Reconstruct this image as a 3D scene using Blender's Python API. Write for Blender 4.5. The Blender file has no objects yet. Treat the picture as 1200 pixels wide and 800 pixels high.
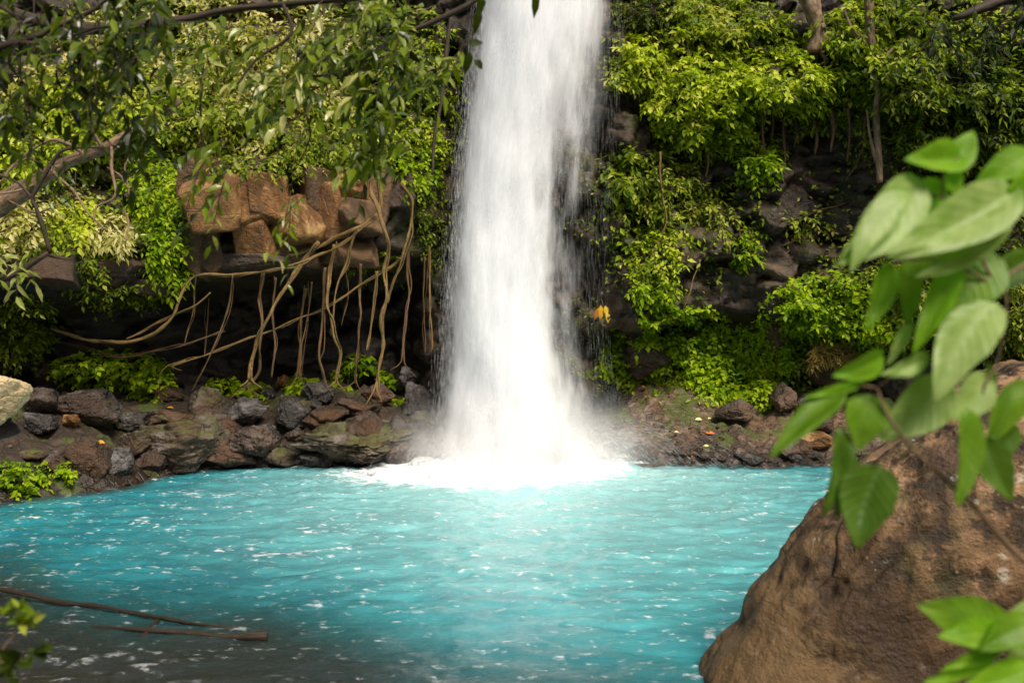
import bpy, bmesh, math
import numpy as np
from mathutils import Vector

rng = np.random.default_rng(7)
scene = bpy.context.scene
COL = scene.collection
CAMH, F = 2.6, 1000.0            # eye height above the pool, focal length in px of a 1200 wide frame


def at(px, py, y):
    """point seen at photo position (px,py) at distance y"""
    px = np.asarray(px, float); py = np.asarray(py, float); y = np.asarray(y, float)
    return np.stack([(px - 600) / F * y, y + 0 * px, CAMH - (py - 400) / F * y], -1)


# ------------------------------------------------------------------ noise
def _hash(i, k=0.0):
    s = np.sin(i[..., 0] * 127.1 + i[..., 1] * 311.7 + i[..., 2] * 74.7 + k * 53.3) * 43758.5453
    return s - np.floor(s)


def vnoise(p):
    i = np.floor(p); f = p - i
    f = f * f * f * (f * (f * 6 - 15) + 10)
    r = 0
    for a in (0, 1):
        for b in (0, 1):
            for c in (0, 1):
                w = (f[..., 0] if a else 1 - f[..., 0]) * (f[..., 1] if b else 1 - f[..., 1]) * (f[..., 2] if c else 1 - f[..., 2])
                r = r + w * _hash(i + np.array([a, b, c]))
    return r * 2 - 1


def fbm(p, o=4, g=.5):
    r, a = 0, 1.0
    for k in range(o):
        r = r + a * vnoise(p * 2.03 ** k + k * 17.3); a *= g
    return r


def worley(p):
    i = np.floor(p)
    d1 = np.full(p.shape[:-1], 9.0); d2 = d1.copy(); cid = d1 * 0; off = np.zeros(p.shape)
    for a in (-1, 0, 1):
        for b in (-1, 0, 1):
            for c in (-1, 0, 1):
                n = i + np.array([a, b, c])
                q = n + np.stack([_hash(n, 1), _hash(n, 2), _hash(n, 3)], -1) * .85
                d = np.linalg.norm(p - q, axis=-1)
                m = d < d1
                d2 = np.where(m, d1, np.minimum(d2, d))
                cid = np.where(m, _hash(n, 4), cid)
                off = np.where(m[..., None], p - q, off)
                d1 = np.where(m, d, d1)
    return d1, d2, cid, off


def sstep(a, b, x):
    t = np.clip((x - a) / (b - a), 0, 1)
    return t * t * (3 - 2 * t)


def unit(v):
    return v / np.maximum(np.linalg.norm(v, axis=-1, keepdims=True), 1e-9)


# ------------------------------------------------------------------ mesh helpers
class Geo:
    def __init__(s):
        s.v = []; s.f = []; s.val = []; s.uv = []; s.n = 0

    def add(s, v, faces, val=None, uv=None):
        v = np.asarray(v, float).reshape(-1, 3)
        for f in (faces if isinstance(faces, (list, tuple)) else [faces]):
            f = np.asarray(f, int)
            if f.size:
                s.f.append(f + s.n)
        s.v.append(v); s.n += len(v)
        s.val.append(np.zeros(len(v)) if val is None else np.broadcast_to(np.asarray(val, float), (len(v),)))
        s.uv.append(np.zeros((len(v), 2)) if uv is None else np.asarray(uv, float))

    def build(s, name, mat, parent=None, smooth=True, loc=None, attrs=None):
        me = bpy.data.meshes.new(name)
        v = np.concatenate(s.v) if s.v else np.zeros((0, 3))
        if loc is not None:
            v = v - np.asarray(loc, float)
        me.vertices.add(len(v)); me.vertices.foreach_set('co', v.astype(np.float32).ravel())
        idx = np.concatenate([f.ravel() for f in s.f])
        tot = np.concatenate([np.full(len(f), f.shape[1]) for f in s.f])
        st = np.concatenate([[0], np.cumsum(tot)[:-1]])
        me.loops.add(len(idx)); me.loops.foreach_set('vertex_index', idx.astype(np.int32))
        me.polygons.add(len(tot)); me.polygons.foreach_set('loop_start', st.astype(np.int32))
        me.update(calc_edges=True); me.validate()
        me.polygons.foreach_set('use_smooth', np.full(len(me.polygons), smooth))
        a = me.attributes.new('leafv', 'FLOAT', 'POINT')
        a.data.foreach_set('value', np.concatenate(s.val).astype(np.float32))
        uv = np.concatenate(s.uv)
        if np.any(uv):
            l = me.uv_layers.new(name='UVMap')
            vi = np.empty(len(me.loops), np.int32); me.loops.foreach_get('vertex_index', vi)
            l.data.foreach_set('uv', uv[vi].astype(np.float32).ravel())
        for k, w in (attrs or {}).items():
            b = me.attributes.new(k, 'FLOAT', 'POINT'); b.data.foreach_set('value', np.asarray(w, np.float32))
        me.materials.append(mat)
        o = bpy.data.objects.new(name, me); COL.objects.link(o)
        if parent is not None:
            o.parent = parent
        elif loc is not None:
            o.location = loc
        return o


def empty(name, loc):
    o = bpy.data.objects.new(name, None); COL.objects.link(o)
    o.location = loc; o.empty_display_size = .2
    return o


def tag(o, label, cat, group=None):
    o['label'] = label; o['category'] = cat
    if group:
        o['group'] = group
    return o


def structure(o):
    o['kind'] = 'structure'; return o


def stuff(o, label, cat):
    o['kind'] = 'stuff'; o['label'] = label; o['category'] = cat; return o


def smooth_path(pts, step=.12):
    pts = np.asarray(pts, float)
    if len(pts) < 3:
        n = max(2, int(np.linalg.norm(pts[-1] - pts[0]) / step) + 1)
        t = np.linspace(0, 1, n)[:, None]
        return pts[0] * (1 - t) + pts[-1] * t, t[:, 0]
    P = np.vstack([2 * pts[0] - pts[1], pts, 2 * pts[-1] - pts[-2]])
    out, tt = [], []
    m = len(pts) - 1
    for i in range(m):
        p0, p1, p2, p3 = P[i:i + 4]
        n = max(2, int(np.linalg.norm(p2 - p1) / step) + 1)
        t = np.linspace(0, 1, n, endpoint=(i == m - 1))[:, None]
        out.append(.5 * ((2 * p1) + (-p0 + p2) * t + (2 * p0 - 5 * p1 + 4 * p2 - p3) * t * t + (-p0 + 3 * p1 - 3 * p2 + p3) * t ** 3))
        tt.append((i + t[:, 0]) / m)
    return np.vstack(out), np.concatenate(tt)


def add_tube(g, pts, r, sides=7, step=.12, wob=.0, knob=.0, val=0):
    """tapered tube along a path; r: list of radii along it"""
    p, t = smooth_path(pts, step)
    r = np.interp(t, np.linspace(0, 1, len(np.atleast_1d(r))), np.atleast_1d(r))
    s = rng.uniform(0, 99, 3)
    if wob:
        p = p + wob * np.stack([vnoise(p * 2.1 + s), vnoise(p * 2.1 + s + 31), vnoise(p * 2.1 + s + 57)], -1)
    if knob:
        r = r * (1 + knob * fbm(p * 6 + s, 2))
    T = unit(np.gradient(p, axis=0))
    up = np.array([0.13, .9, .21])
    A = unit(np.cross(T, up)); B = np.cross(T, A)
    th = np.linspace(0, 2 * np.pi, sides, endpoint=False)
    ring = np.cos(th)[None, :, None] * A[:, None] + np.sin(th)[None, :, None] * B[:, None]
    rr = r[:, None] * (1 + .12 * np.sin(th * 2 + t[:, None] * 9))
    v = p[:, None] + ring * rr[..., None]
    n = len(p)
    i = np.arange(n - 1)[:, None] * sides; j = np.arange(sides)[None]
    f = np.stack([i + j, i + (j + 1) % sides, i + sides + (j + 1) % sides, i + sides + j], -1).reshape(-1, 4)
    cap = np.array([[0, k + 1, k] for k in range(1, sides - 1)])
    cap2 = np.array([[(n - 1) * sides, (n - 1) * sides + k, (n - 1) * sides + k + 1] for k in range(1, sides - 1)])
    L = np.concatenate([[0], np.cumsum(np.linalg.norm(np.diff(p, axis=0), axis=1))])
    uv = np.stack([np.tile(th / 6.2832 + .001, (n, 1)), np.tile(L[:, None], (1, sides))], -1).reshape(-1, 2)
    g.add(v.reshape(-1, 3), [f, cap, cap2], val, uv)


def add_leaves(g, P, D, N, L, W, val, hi=False, fold=.25, droop=.25):
    P = np.asarray(P); D = unit(np.asarray(D)); N = np.asarray(N)
    n = len(P)
    if not n:
        return
    S = unit(np.cross(D, N)); N = unit(np.cross(S, D))
    L = np.broadcast_to(L, (n,))[:, None]; W = np.broadcast_to(W, (n,))[:, None] * .5

    def pt(t, s, up):
        return P + D * L * t + S * W * s + N * (up * W) - N * L * droop * t * t
    if hi:
        v = np.stack([pt(0, 0, 0), pt(.3, -.95, fold), pt(.3, 0, 0), pt(.3, .95, fold), pt(.66, -.8, fold), pt(.66, 0, 0), pt(.66, .8, fold), pt(1, 0, 0)], 1)
        q = [(1, 2, 5, 4), (2, 3, 6, 5)]; t3 = [(0, 2, 1), (0, 3, 2), (4, 5, 7), (5, 6, 7)]
        k = 8
    else:
        v = np.stack([pt(0, 0, 0), pt(.45, -1, fold), pt(.45, 1, fold), pt(1, 0, 0)], 1)
        q = []; t3 = [(0, 3, 1), (0, 2, 3)]
        k = 4
    b = (np.arange(n) * k)[:, None, None]
    fs = []
    if q:
        fs.append((b + np.array(q)[None]).reshape(-1, 4))
    fs.append((b + np.array(t3)[None]).reshape(-1, 3))
    g.add(v.reshape(-1, 3), fs, np.repeat(np.broadcast_to(val, (n,)), k))


def add_twigs(g, P, D, L, droop, r, val=0):
    """many thin 3 sided twigs"""
    n = len(P); T = np.linspace(0, 1, 4)
    D = unit(D); A = unit(np.cross(D, np.array([.3, .2, .9]))); B = np.cross(D, A)
    L = np.broadcast_to(L, (n,))
    ring = []
    for t in T:
        c = P + D * (L * t)[:, None]; c = c - np.array([0, 0, 1]) * (droop * L * t * t)[:, None]
        for a in (0, 2.09, 4.18):
            ring.append(c + (A * np.cos(a) + B * np.sin(a)) * np.broadcast_to(r * (1 - .7 * t), (n,))[:, None])
    v = np.stack(ring, 1)
    f = []
    for i in range(3):
        for j in range(3):
            f.append((i * 3 + j, i * 3 + (j + 1) % 3, i * 3 + 3 + (j + 1) % 3, i * 3 + 3 + j))
    fs = ((np.arange(n) * 12)[:, None, None] + np.array(f)[None]).reshape(-1, 4)
    g.add(v.reshape(-1, 3), [fs], val)


def sprays(gl, gs, P, D, L, K, leaf, asp=.38, droop=.35, val=(.2, .9), hi=False, hang=.3, r=.006, up=(0, -.35, 1), spread=.9, tipbias=.0):
    """leafy twigs: N twigs from P along D, each with K alternate leaves"""
    n = len(P); D = unit(D + rng.normal(0, .12, D.shape))
    L = np.broadcast_to(L, (n,)) * rng.uniform(.7, 1.25, n)
    droop_n = np.broadcast_to(droop, (n,)) * rng.uniform(.5, 1.5, n)
    if gs is not None:
        add_twigs(gs, P, D, L, droop_n, r)
    up = np.asarray(up, float)
    side = unit(np.cross(D, up + rng.normal(0, .3, D.shape)))
    base = rng.uniform(val[0], val[1], n)
    for k in range(K):
        t = (k + 1) / K * (1 - tipbias) + tipbias
        c = P + D * (L * t)[:, None] - np.array([0, 0, 1]) * (droop_n * L * t * t)[:, None]
        ax = D - np.array([0, 0, 1]) * (2 * droop_n * t)[:, None]
        s = 1 if k % 2 else -1
        d = unit(ax) * (.55 if k < K - 1 else 1.2) + side * s * spread + rng.normal(0, .28, (n, 3)) - np.array([0, 0, hang])
        nn = up + rng.normal(0, .38, (n, 3))
        l = leaf * rng.uniform(.65, 1.2, n)
        add_leaves(gl, c, d, nn, l, l * asp * rng.uniform(.85, 1.2, n), np.clip(base + rng.normal(0, .16, n), 0, 1), hi, fold=rng.uniform(.1, .4), droop=rng.uniform(.08, .35))


_ico = {}


def ico(sub):
    if sub not in _ico:
        bm = bmesh.new(); bmesh.ops.create_icosphere(bm, subdivisions=sub, radius=1)
        bm.verts.ensure_lookup_table()
        _ico[sub] = (np.array([v.co[:] for v in bm.verts]), np.array([[v.index for v in f.verts] for f in bm.faces]))
        bm.free()
    return _ico[sub]


def rock_shape(r, seed, planes=18, cut=(.55, .95), sub=5, rough=.05, blocky=0., turn=None):
    R = np.random.default_rng(seed)
    d, f = ico(sub)
    n = unit(R.normal(0, 1, (planes, 3)))
    h = R.uniform(cut[0], cut[1], planes)
    if blocky:
        ax = np.array([[1, 0, 0], [-1, 0, 0], [0, 1, 0], [0, -1, 0], [0, 0, 1], [0, 0, -1]], float) + R.normal(0, .2, (6, 3))
        n = np.vstack([n, unit(ax)]); h = np.concatenate([h * 1.12, np.full(6, blocky)])
    dots = d @ n.T
    rad = np.where(dots > .12, h[None] / np.maximum(dots, .12), 9)
    k = 150.0 if blocky > .75 else 55.0
    lim = 1.6 if blocky else 1.12
    mn = np.minimum(rad.min(1), lim)
    rad = mn - np.log(np.exp(-k * (np.minimum(rad, 2) - mn[:, None])).sum(1) + np.exp(-k * (lim - mn))) / k
    s = seed * 3.7
    v = d * rad[:, None]
    disp = rough * fbm(v * 2.2 + s, 5, .6)
    w1, w2, cid, off = worley(v * 2.4 + s + .2 * fbm(v * 3 + s, 2)[:, None])
    disp = disp + rough * 1.5 * (cid - .5) - rough * .35 * sstep(.07, 0, w2 - w1)
    _, _, cid2, _ = worley(v * 6.2 + s)
    disp = disp + rough * .5 * (cid2 - .5)
    v = v * (1 + disp)[:, None]
    a = R.uniform(0, 6.28) if turn is None else turn
    c, sn = math.cos(a), math.sin(a)
    v = v @ np.array([[c, sn, 0], [-sn, c, 0], [0, 0, 1]])
    return v * np.asarray(r, float), f


# ------------------------------------------------------------------ materials
class M:
    def __init__(s, name):
        s.m = bpy.data.materials.new(name); s.m.use_nodes = True
        s.t = s.m.node_tree; s.t.nodes.clear()
        s.out = s.n('ShaderNodeOutputMaterial')

    def n(s, typ, ins=None, **kw):
        x = s.t.nodes.new(typ)
        for k, v in kw.items():
            setattr(x, k, v)
        for k, v in (ins or {}).items():
            s.set(x.inputs[k], v)
        return x

    def set(s, sock, v):
        if isinstance(v, bpy.types.NodeSocket):
            s.t.links.new(v, sock)
        elif isinstance(v, (tuple, list)) and len(v) == 3 and sock.type == 'RGBA':
            sock.default_value = (*v, 1)
        elif sock.type == 'RGBA' and isinstance(v, (int, float)):
            sock.default_value = (v, v, v, 1)
        else:
            sock.default_value = v

    def math(s, op, a, b=0., c=None, clamp=False):
        x = s.n('ShaderNodeMath', operation=op, use_clamp=clamp)
        s.set(x.inputs[0], a); s.set(x.inputs[1], b)
        if c is not None:
            s.set(x.inputs[2], c)
        return x.outputs[0]

    def mix(s, f, a, b, typ='MIX'):
        x = s.n('ShaderNodeMix', data_type='RGBA', blend_type=typ)
        s.set(x.inputs[0], f); s.set(x.inputs[6], a); s.set(x.inputs[7], b)
        return x.outputs[2]

    def ramp(s, f, stops, interp='LINEAR'):
        x = s.n('ShaderNodeValToRGB'); cr = x.color_ramp; cr.interpolation = interp
        while len(cr.elements) < len(stops):
            cr.elements.new(.5)
        for e, (p, c) in zip(cr.elements, stops):
            e.position = p; e.color = (*c, 1) if isinstance(c, tuple) else (c, c, c, 1)
        s.set(x.inputs[0], f)
        return x.outputs[0]

    def sm(s, f, a, b):
        x = s.n('ShaderNodeMapRange', interpolation_type='SMOOTHSTEP')
        s.set(x.inputs[0], f); x.inputs[1].default_value = a; x.inputs[2].default_value = b
        return x.outputs[0]

    def pos(s, scale=(1, 1, 1), obj=False, uv=False, loc=(0, 0, 0)):
        if obj or uv:
            c = s.n('ShaderNodeTexCoord').outputs['UV' if uv else 'Object']
        else:
            c = s.n('ShaderNodeNewGeometry').outputs['Position']
        m = s.n('ShaderNodeMapping', {'Vector': c}); m.inputs['Scale'].default_value = scale; m.inputs['Location'].default_value = loc
        return m.outputs[0]

    def noise(s, vec, sc, det=4., rough=.55, dist=0.):
        return s.n('ShaderNodeTexNoise', {'Vector': vec, 'Scale': sc, 'Detail': det, 'Roughness': rough, 'Distortion': dist}).outputs[0]

    def voro(s, vec, sc, feat='F1', out='Distance', rnd=1.):
        return s.n('ShaderNodeTexVoronoi', {'Vector': vec, 'Scale': sc, 'Randomness': rnd}, feature=feat).outputs[out]

    def attr(s, name):
        return s.n('ShaderNodeAttribute', attribute_name=name).outputs['Fac']

    def sep(s, v):
        return s.n('ShaderNodeSeparateXYZ', {0: v}).outputs

    def bump(s, h, st, dist=.05, normal=None):
        ins = {'Height': h, 'Strength': st, 'Distance': dist}
        if normal is not None:
            ins['Normal'] = normal
        return s.n('ShaderNodeBump', ins).outputs[0]

    def bsdf(s, col, rough, normal=None, spec=.5, **kw):
        ins = {'Base Color': col, 'Roughness': rough, 'Specular IOR Level': spec}
        if normal is not None:
            ins['Normal'] = normal
        ins.update(kw)
        return s.n('ShaderNodeBsdfPrincipled', ins).outputs[0]

    def mixs(s, f, a, b):
        x = s.n('ShaderNodeMixShader'); s.set(x.inputs[0], f); s.set(x.inputs[1], a); s.set(x.inputs[2], b)
        return x.outputs[0]

    def done(s, sh, vol=None):
        if sh is not None:
            s.t.links.new(sh, s.out.inputs[0])
        if vol is not None:
            s.t.links.new(vol, s.out.inputs[1])
        return s.m


def foliage(name, stops, rough=.45, trans=.4, tint=(1.15, 1.2, .5), spec=.4, sheen=0.):
    m = M(name)
    v = m.attr('leafv')
    nz = m.noise(m.pos(), .9, 2)
    f = m.math('ADD', v, m.math('MULTIPLY', m.math('SUBTRACT', nz, .5), .7), clamp=True)
    c = m.ramp(f, stops)
    d = m.bsdf(c, rough, spec=spec)
    tr = m.n('ShaderNodeBsdfTranslucent', {'Color': m.mix(1., c, (*tint,), 'MULTIPLY')}).outputs[0]
    return m.done(m.mixs(trans, d, tr))


def rock_mat(name, a, b, c, moss=.0, mosscol=(.06, .09, .012), wet=.35, obj=True, earth=0., pale=0., palecol=(.42, .38, .38), sc=1., strata=False):
    m = M(name)
    p = m.pos(obj=obj)
    n1 = m.noise(m.n('ShaderNodeVectorMath', {0: p, 1: m.n('ShaderNodeObjectInfo').outputs['Random']}, operation='ADD').outputs[0] if obj else p, 1.6 * sc, 6, .62)
    n2 = m.noise(p, 7 * sc, 6, .7)
    n3 = m.noise(p, 34 * sc, 3, .6)
    col = m.ramp(m.math('ADD', m.math('MULTIPLY', n1, .6), m.math('MULTIPLY', n2, .4)), [(.3, a), (.5, b), (.7, c)])
    col = m.mix(m.math('MULTIPLY', m.sm(n3, .5, .72), .5), col, tuple(x * 1.7 + .004 for x in b))
    crack = m.sm(m.voro(m.pos(obj=obj, scale=(1, 1, 1.5)), 2.2 * sc, 'DISTANCE_TO_EDGE'), .0, .035)
    h = m.math('ADD', m.math('ADD', m.math('MULTIPLY', n2, .9), m.math('MULTIPLY', n3, .25)), m.math('MULTIPLY', crack, .12))
    if strata:
        w = m.noise(m.pos(obj=obj, scale=(.5, .5, 3.2)), 1.5, 5, .65)
        h = m.math('ADD', h, m.math('MULTIPLY', w, 1.6))
        col = m.mix(m.sm(w, .35, .62), tuple(x * .55 for x in a), col)
    geo = m.n('ShaderNodeNewGeometry')
    up = m.sep(geo.outputs['Normal'])[2]
    if pale:
        col = m.mix(m.math('MULTIPLY', m.math('MULTIPLY', m.sm(n1, .42, .58), m.sm(up, -.1, .7)), pale), col, palecol)
    if earth:
        col = m.mix(m.math('MULTIPLY', m.sm(m.noise(p, .8 * sc, 4), .42, .6), earth), col, (.14, .065, .03))
    rough = m.ramp(n2, [(.35, wet), (.7, min(1, wet + .35))])
    if moss:
        k = m.math('MULTIPLY', m.sm(m.math('ADD', m.math('MULTIPLY', up, .22), m.math('ADD', m.math('MULTIPLY', m.noise(p, 2.6 * sc, 6, .7), .9), m.math('MULTIPLY', n3, .25))), 1.02 - .25 * moss, 1.10 - .15 * moss), .85)
        mc = m.mix(n3, tuple(x * .5 for x in mosscol), tuple(x * 1.6 for x in mosscol))
        col = m.mix(k, col, mc)
        rough = m.math('MAXIMUM', rough, m.math('MULTIPLY', k, .85))
    wz = m.sep(m.n('ShaderNodeNewGeometry').outputs['Position'])[2]
    wl = m.sm(m.math('ADD', wz, m.math('MULTIPLY', n2, .3)), .48, .2)
    col = m.mix(m.math('MULTIPLY', wl, .7), col, (.012, .010, .009))
    rough = m.mix(wl, rough, .15)
    nm = m.bump(h, 1., .10 / sc)
    return m.done(m.bsdf(col, rough, nm, .5))


def bark(name, a, b, sc=1.):
    m = M(name)
    n1 = m.noise(m.pos(uv=True, scale=(6, 3, 1)), 2.2 * sc, 5, .65)
    n2 = m.noise(m.pos(), 3.2, 3)
    c = m.mix(m.sm(n1, .3, .68), a, b)
    c = m.mix(m.math('MULTIPLY', m.sm(n2, .5, .7), .45), c, tuple(x * .5 + y for x, y in zip(a, (.0, .02, 0))))
    return m.done(m.bsdf(c, .7, m.bump(n1, .6, .01), .3))


MAT = {}
MAT['leaf_lime'] = foliage('lime leaves', [(0, (.045, .075, .002)), (.4, (.21, .30, .004)), (.75, (.44, .54, .008)), (1, (.62, .63, .09))], .48, .45, spec=.25)
MAT['leaf_mid'] = foliage('mid green leaves', [(0, (.018, .034, .002)), (.4, (.10, .165, .004)), (.75, (.28, .355, .008)), (1, (.50, .49, .10))], .48, .45, spec=.25)
MAT['leaf_dark'] = foliage('dark leaves', [(0, (.008, .015, .001)), (.5, (.04, .066, .003)), (.9, (.12, .16, .006)), (1, (.2, .2, .02))], .48, spec=.22)
MAT['leaf_gloss'] = foliage('glossy dark green leaves', [(0, (.012, .020, .001)), (.4, (.080, .125, .004)), (.75, (.22, .285, .012)), (1, (.50, .48, .18))], .28, .45, spec=.5)
MAT['leaf_pale'] = foliage('pale leaves with painted sun', [(0, (.10, .105, .008)), (.5, (.36, .36, .05)), (1, (.74, .66, .32))], .5, .4, spec=.3)  # pale leaf tone, also lightened to stand for sunlight on the slope
MAT['leaf_bright'] = foliage('bright herb leaves', [(0, (.05, .10, .002)), (.4, (.23, .38, .004)), (1, (.50, .60, .015))], .45, .5, spec=.25)
MAT['moss'] = foliage('moss tufts', [(0, (.03, .05, .003)), (.5, (.10, .14, .008)), (1, (.24, .28, .02))], .8, .25, spec=.1)
MAT['rock_dark'] = rock_mat('wet dark basalt', (.010, .008, .008), (.030, .023, .018), (.085, .062, .048), moss=.9, wet=.15, earth=.3, pale=.2)
MAT['rock_shade'] = rock_mat('shaded mossy basalt', (.008, .006, .005), (.026, .019, .014), (.060, .045, .032), moss=.9, mosscol=(.05, .06, .01), wet=.5, earth=.4)  # darker basalt copy, shade painted into its colour
MAT['rock_brown'] = rock_mat('brown basalt', (.014, .009, .006), (.050, .032, .019), (.115, .074, .044), moss=.8, wet=.2, earth=.55, pale=.15)
MAT['rock_grey'] = rock_mat('wet grey basalt', (.014, .012, .010), (.052, .044, .038), (.15, .13, .118), moss=.9, wet=.1, pale=.45, palecol=(.30, .28, .27))
MAT['rock_moss'] = rock_mat('mossy boulder', (.018, .013, .008), (.062, .045, .026), (.15, .11, .07), moss=1.5, mosscol=(.085, .10, .014), wet=.4, earth=.3, pale=.35)
MAT['rock_orange'] = rock_mat('rust stained basalt', (.022, .010, .004), (.20, .085, .020), (.50, .27, .08), wet=.35, pale=.3, palecol=(.70, .52, .26))
MAT['rock_umber'] = rock_mat('umber basalt', (.022, .012, .006), (.10, .052, .021), (.26, .145, .06), wet=.45, pale=.3, palecol=(.42, .27, .13))
MAT['rock_tan'] = rock_mat('tan rock with painted sun', (.60, .38, .16), (.88, .66, .36), (.90, .78, .52), wet=.6)  # base colour lightened to stand for sunlight on the rock
MAT['bark_root'] = bark('pale root bark', (.055, .030, .011), (.27, .165, .055))
MAT['bark_root_dark'] = bark('brown root bark', (.038, .020, .009), (.155, .085, .034))
MAT['bark_dark'] = bark('dark branch bark', (.02, .013, .009), (.075, .05, .034))
MAT['bark_mid'] = bark('brown branch bark', (.07, .04, .022), (.30, .20, .12))
MAT['bark_wet'] = bark('wet driftwood', (.014, .009, .006), (.060, .038, .026))
MAT['stem'] = bark('thin stems', (.06, .04, .018), (.16, .11, .05))

# ------------------------------------------------------------------ ground shape
POOL = np.array([(-2.5, 4.4), (2.0, 4.5), (4.6, 7.5), (7.0, 12), (8.6, 17.2), (6.5, 17.9), (4.5, 17.75), (2.7, 17.9), (2.0, 18.6), (1.2, 19.4), (-1.6, 19.3),
                 (-1.9, 18.4), (-3.2, 17.75), (-4.4, 17.6), (-5.8, 17.5), (-6.7, 16.7), (-7.0, 15.0), (-8.3, 13.5), (-10, 11), (-8, 6)])


def pool_sdf(x, y):
    p = np.stack([x, y], -1); d = np.full(x.shape, 1e9); ins = np.zeros(x.shape, bool)
    n = len(POOL)
    for i in range(n):
        a, b = POOL[i], POOL[(i + 1) % n]
        e = b - a; w = p - a
        t = np.clip((w @ e) / (e @ e), 0, 1)
        d = np.minimum(d, np.linalg.norm(w - t[..., None] * e, axis=-1))
        c = ((a[1] > y) != (b[1] > y)) & (x < (b[0] - a[0]) * (y - a[1]) / (b[1] - a[1] + 1e-12) + a[0])
        ins ^= c
    return np.where(ins, -d, d)


tx = np.arange(-30, 30.01, .1); ty = np.arange(-24, 26.01, .1)
TX, TY = np.meshgrid(tx, ty, indexing='ij')
sd = pool_sdf(TX, TY)
q3 = np.stack([TX, TY, TX * 0], -1)
sd_w = sd + .16 * fbm(q3 * 1.3, 3)
bankh = np.where(TX > .5, np.minimum(.62 * sd_w, 1.75 + .12 * sd_w), 1.75 * (1 - np.exp(-np.maximum(sd_w, 0) / 1.35)))
bankh = np.where(TY < 6, np.minimum(bankh, 1.0), bankh)
bed = np.maximum(.38 * sd_w, -1.4 + .1 * fbm(q3 * .8, 2)) - .03
front = sstep(9, 4.5, TY)
bed = bed * (1 - .45 * front)
TZ = np.where(sd_w > 0, bankh, bed)
w1, w2, wc, _ = worley(q3 * np.array([1.1, 1.6, 1]) * 1.7)
lump = (wc - .5) * .22 * sstep(.0, .15, w2 - w1) + .13 * fbm(q3 * 2.0, 5, .55)
TZ = TZ + lump * np.where(sd_w > 0, sstep(0, .5, sd_w) * .9 + .1, .3)
# unseen ravine sides, raised to block low sky: behind the camera, far each side
rad = np.hypot(TX * .95, (TY - 7) * .8)
TZ = TZ + sstep(14.5, 24, rad) * (13 + 1.5 * fbm(q3 * .35, 3)) * np.where(TY > 17, .0, 1)


def grid_faces(a, b):
    i, j = np.meshgrid(np.arange(a - 1), np.arange(b - 1), indexing='ij')
    k = i * b + j
    return np.stack([k, k + b, k + b + 1, k + 1], -1).reshape(-1, 4)


def bilin(A, x0, y0, h, x, y):
    u = np.clip((x - x0) / h, 0, A.shape[0] - 1.001); v = np.clip((y - y0) / h, 0, A.shape[1] - 1.001)
    i = u.astype(int); j = v.astype(int); u = u - i; v = v - j
    return A[i, j] * (1 - u) * (1 - v) + A[i + 1, j] * u * (1 - v) + A[i, j + 1] * (1 - u) * v + A[i + 1, j + 1] * u * v


def groundZ(x, y):
    return bilin(TZ, tx[0], ty[0], .1, np.asarray(x, float), np.asarray(y, float))


def ground_material():
    m = M('bank earth and bedrock')
    p = m.pos()
    n1 = m.noise(p, .8, 5); n2 = m.noise(p, 4.5, 6, .65); n3 = m.noise(p, 26, 4, .6)
    col = m.ramp(m.math('ADD', m.math('MULTIPLY', n2, .6), m.math('MULTIPLY', n1, .4)),
                 [(.33, (.018, .012, .010)), (.46, (.062, .034, .018)), (.56, (.145, .080, .040)), (.7, (.27, .165, .09))])
    cr = m.voro(m.pos(scale=(1, 1.4, 1.6)), 3.2, 'DISTANCE_TO_EDGE')
    col = m.mix(m.math('MULTIPLY', m.sm(cr, .06, .0), .55), col, (.012, .009, .008))
    col = m.mix(m.math('MULTIPLY', m.sm(n3, .54, .7), .5), col, (.30, .21, .14))
    z = m.sep(m.n('ShaderNodeNewGeometry').outputs['Position'])[2]
    wet = m.sm(m.math('ADD', z, m.math('MULTIPLY', n2, .5)), .95, .35)
    col = m.mix(m.math('MULTIPLY', wet, .7), col, (.016, .013, .013))
    col = m.mix(m.math('MULTIPLY', m.math('MULTIPLY', m.sm(n2, .52, .66), m.sm(n3, .4, .6)), .5), col, (.30, .27, .26))
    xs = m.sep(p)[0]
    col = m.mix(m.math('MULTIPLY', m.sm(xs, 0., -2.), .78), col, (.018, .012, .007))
    moss = m.math('MULTIPLY', m.sm(m.math('ADD', m.noise(p, 1.4, 5, .6), m.math('MULTIPLY', z, .05)), .56, .66), .8)
    col = m.mix(moss, col, m.mix(n3, (.03, .045, .006), (.10, .13, .015)))
    far = m.sm(z, 2.6, 4.)
    col = m.mix(far, col, m.mix(n2, (.008, .014, .004), (.05, .075, .015)))
    rough = m.mix(wet, .75, .28)
    h = m.math('ADD', m.math('ADD', n2, m.math('MULTIPLY', n3, .35)), m.math('MULTIPLY', m.sm(cr, 0, .1), .3))
    return m.done(m.bsdf(col, rough, m.bump(h, .9, .07), .45))


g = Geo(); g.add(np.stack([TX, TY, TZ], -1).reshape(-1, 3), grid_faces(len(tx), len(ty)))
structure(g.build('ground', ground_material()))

# ------------------------------------------------------------------ cliff
CX = np.arange(-16, 16.01, .07); CZ = np.arange(-1.2, 14.01, .07)
GX, GZ = np.meshgrid(CX, CZ, indexing='ij')


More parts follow.
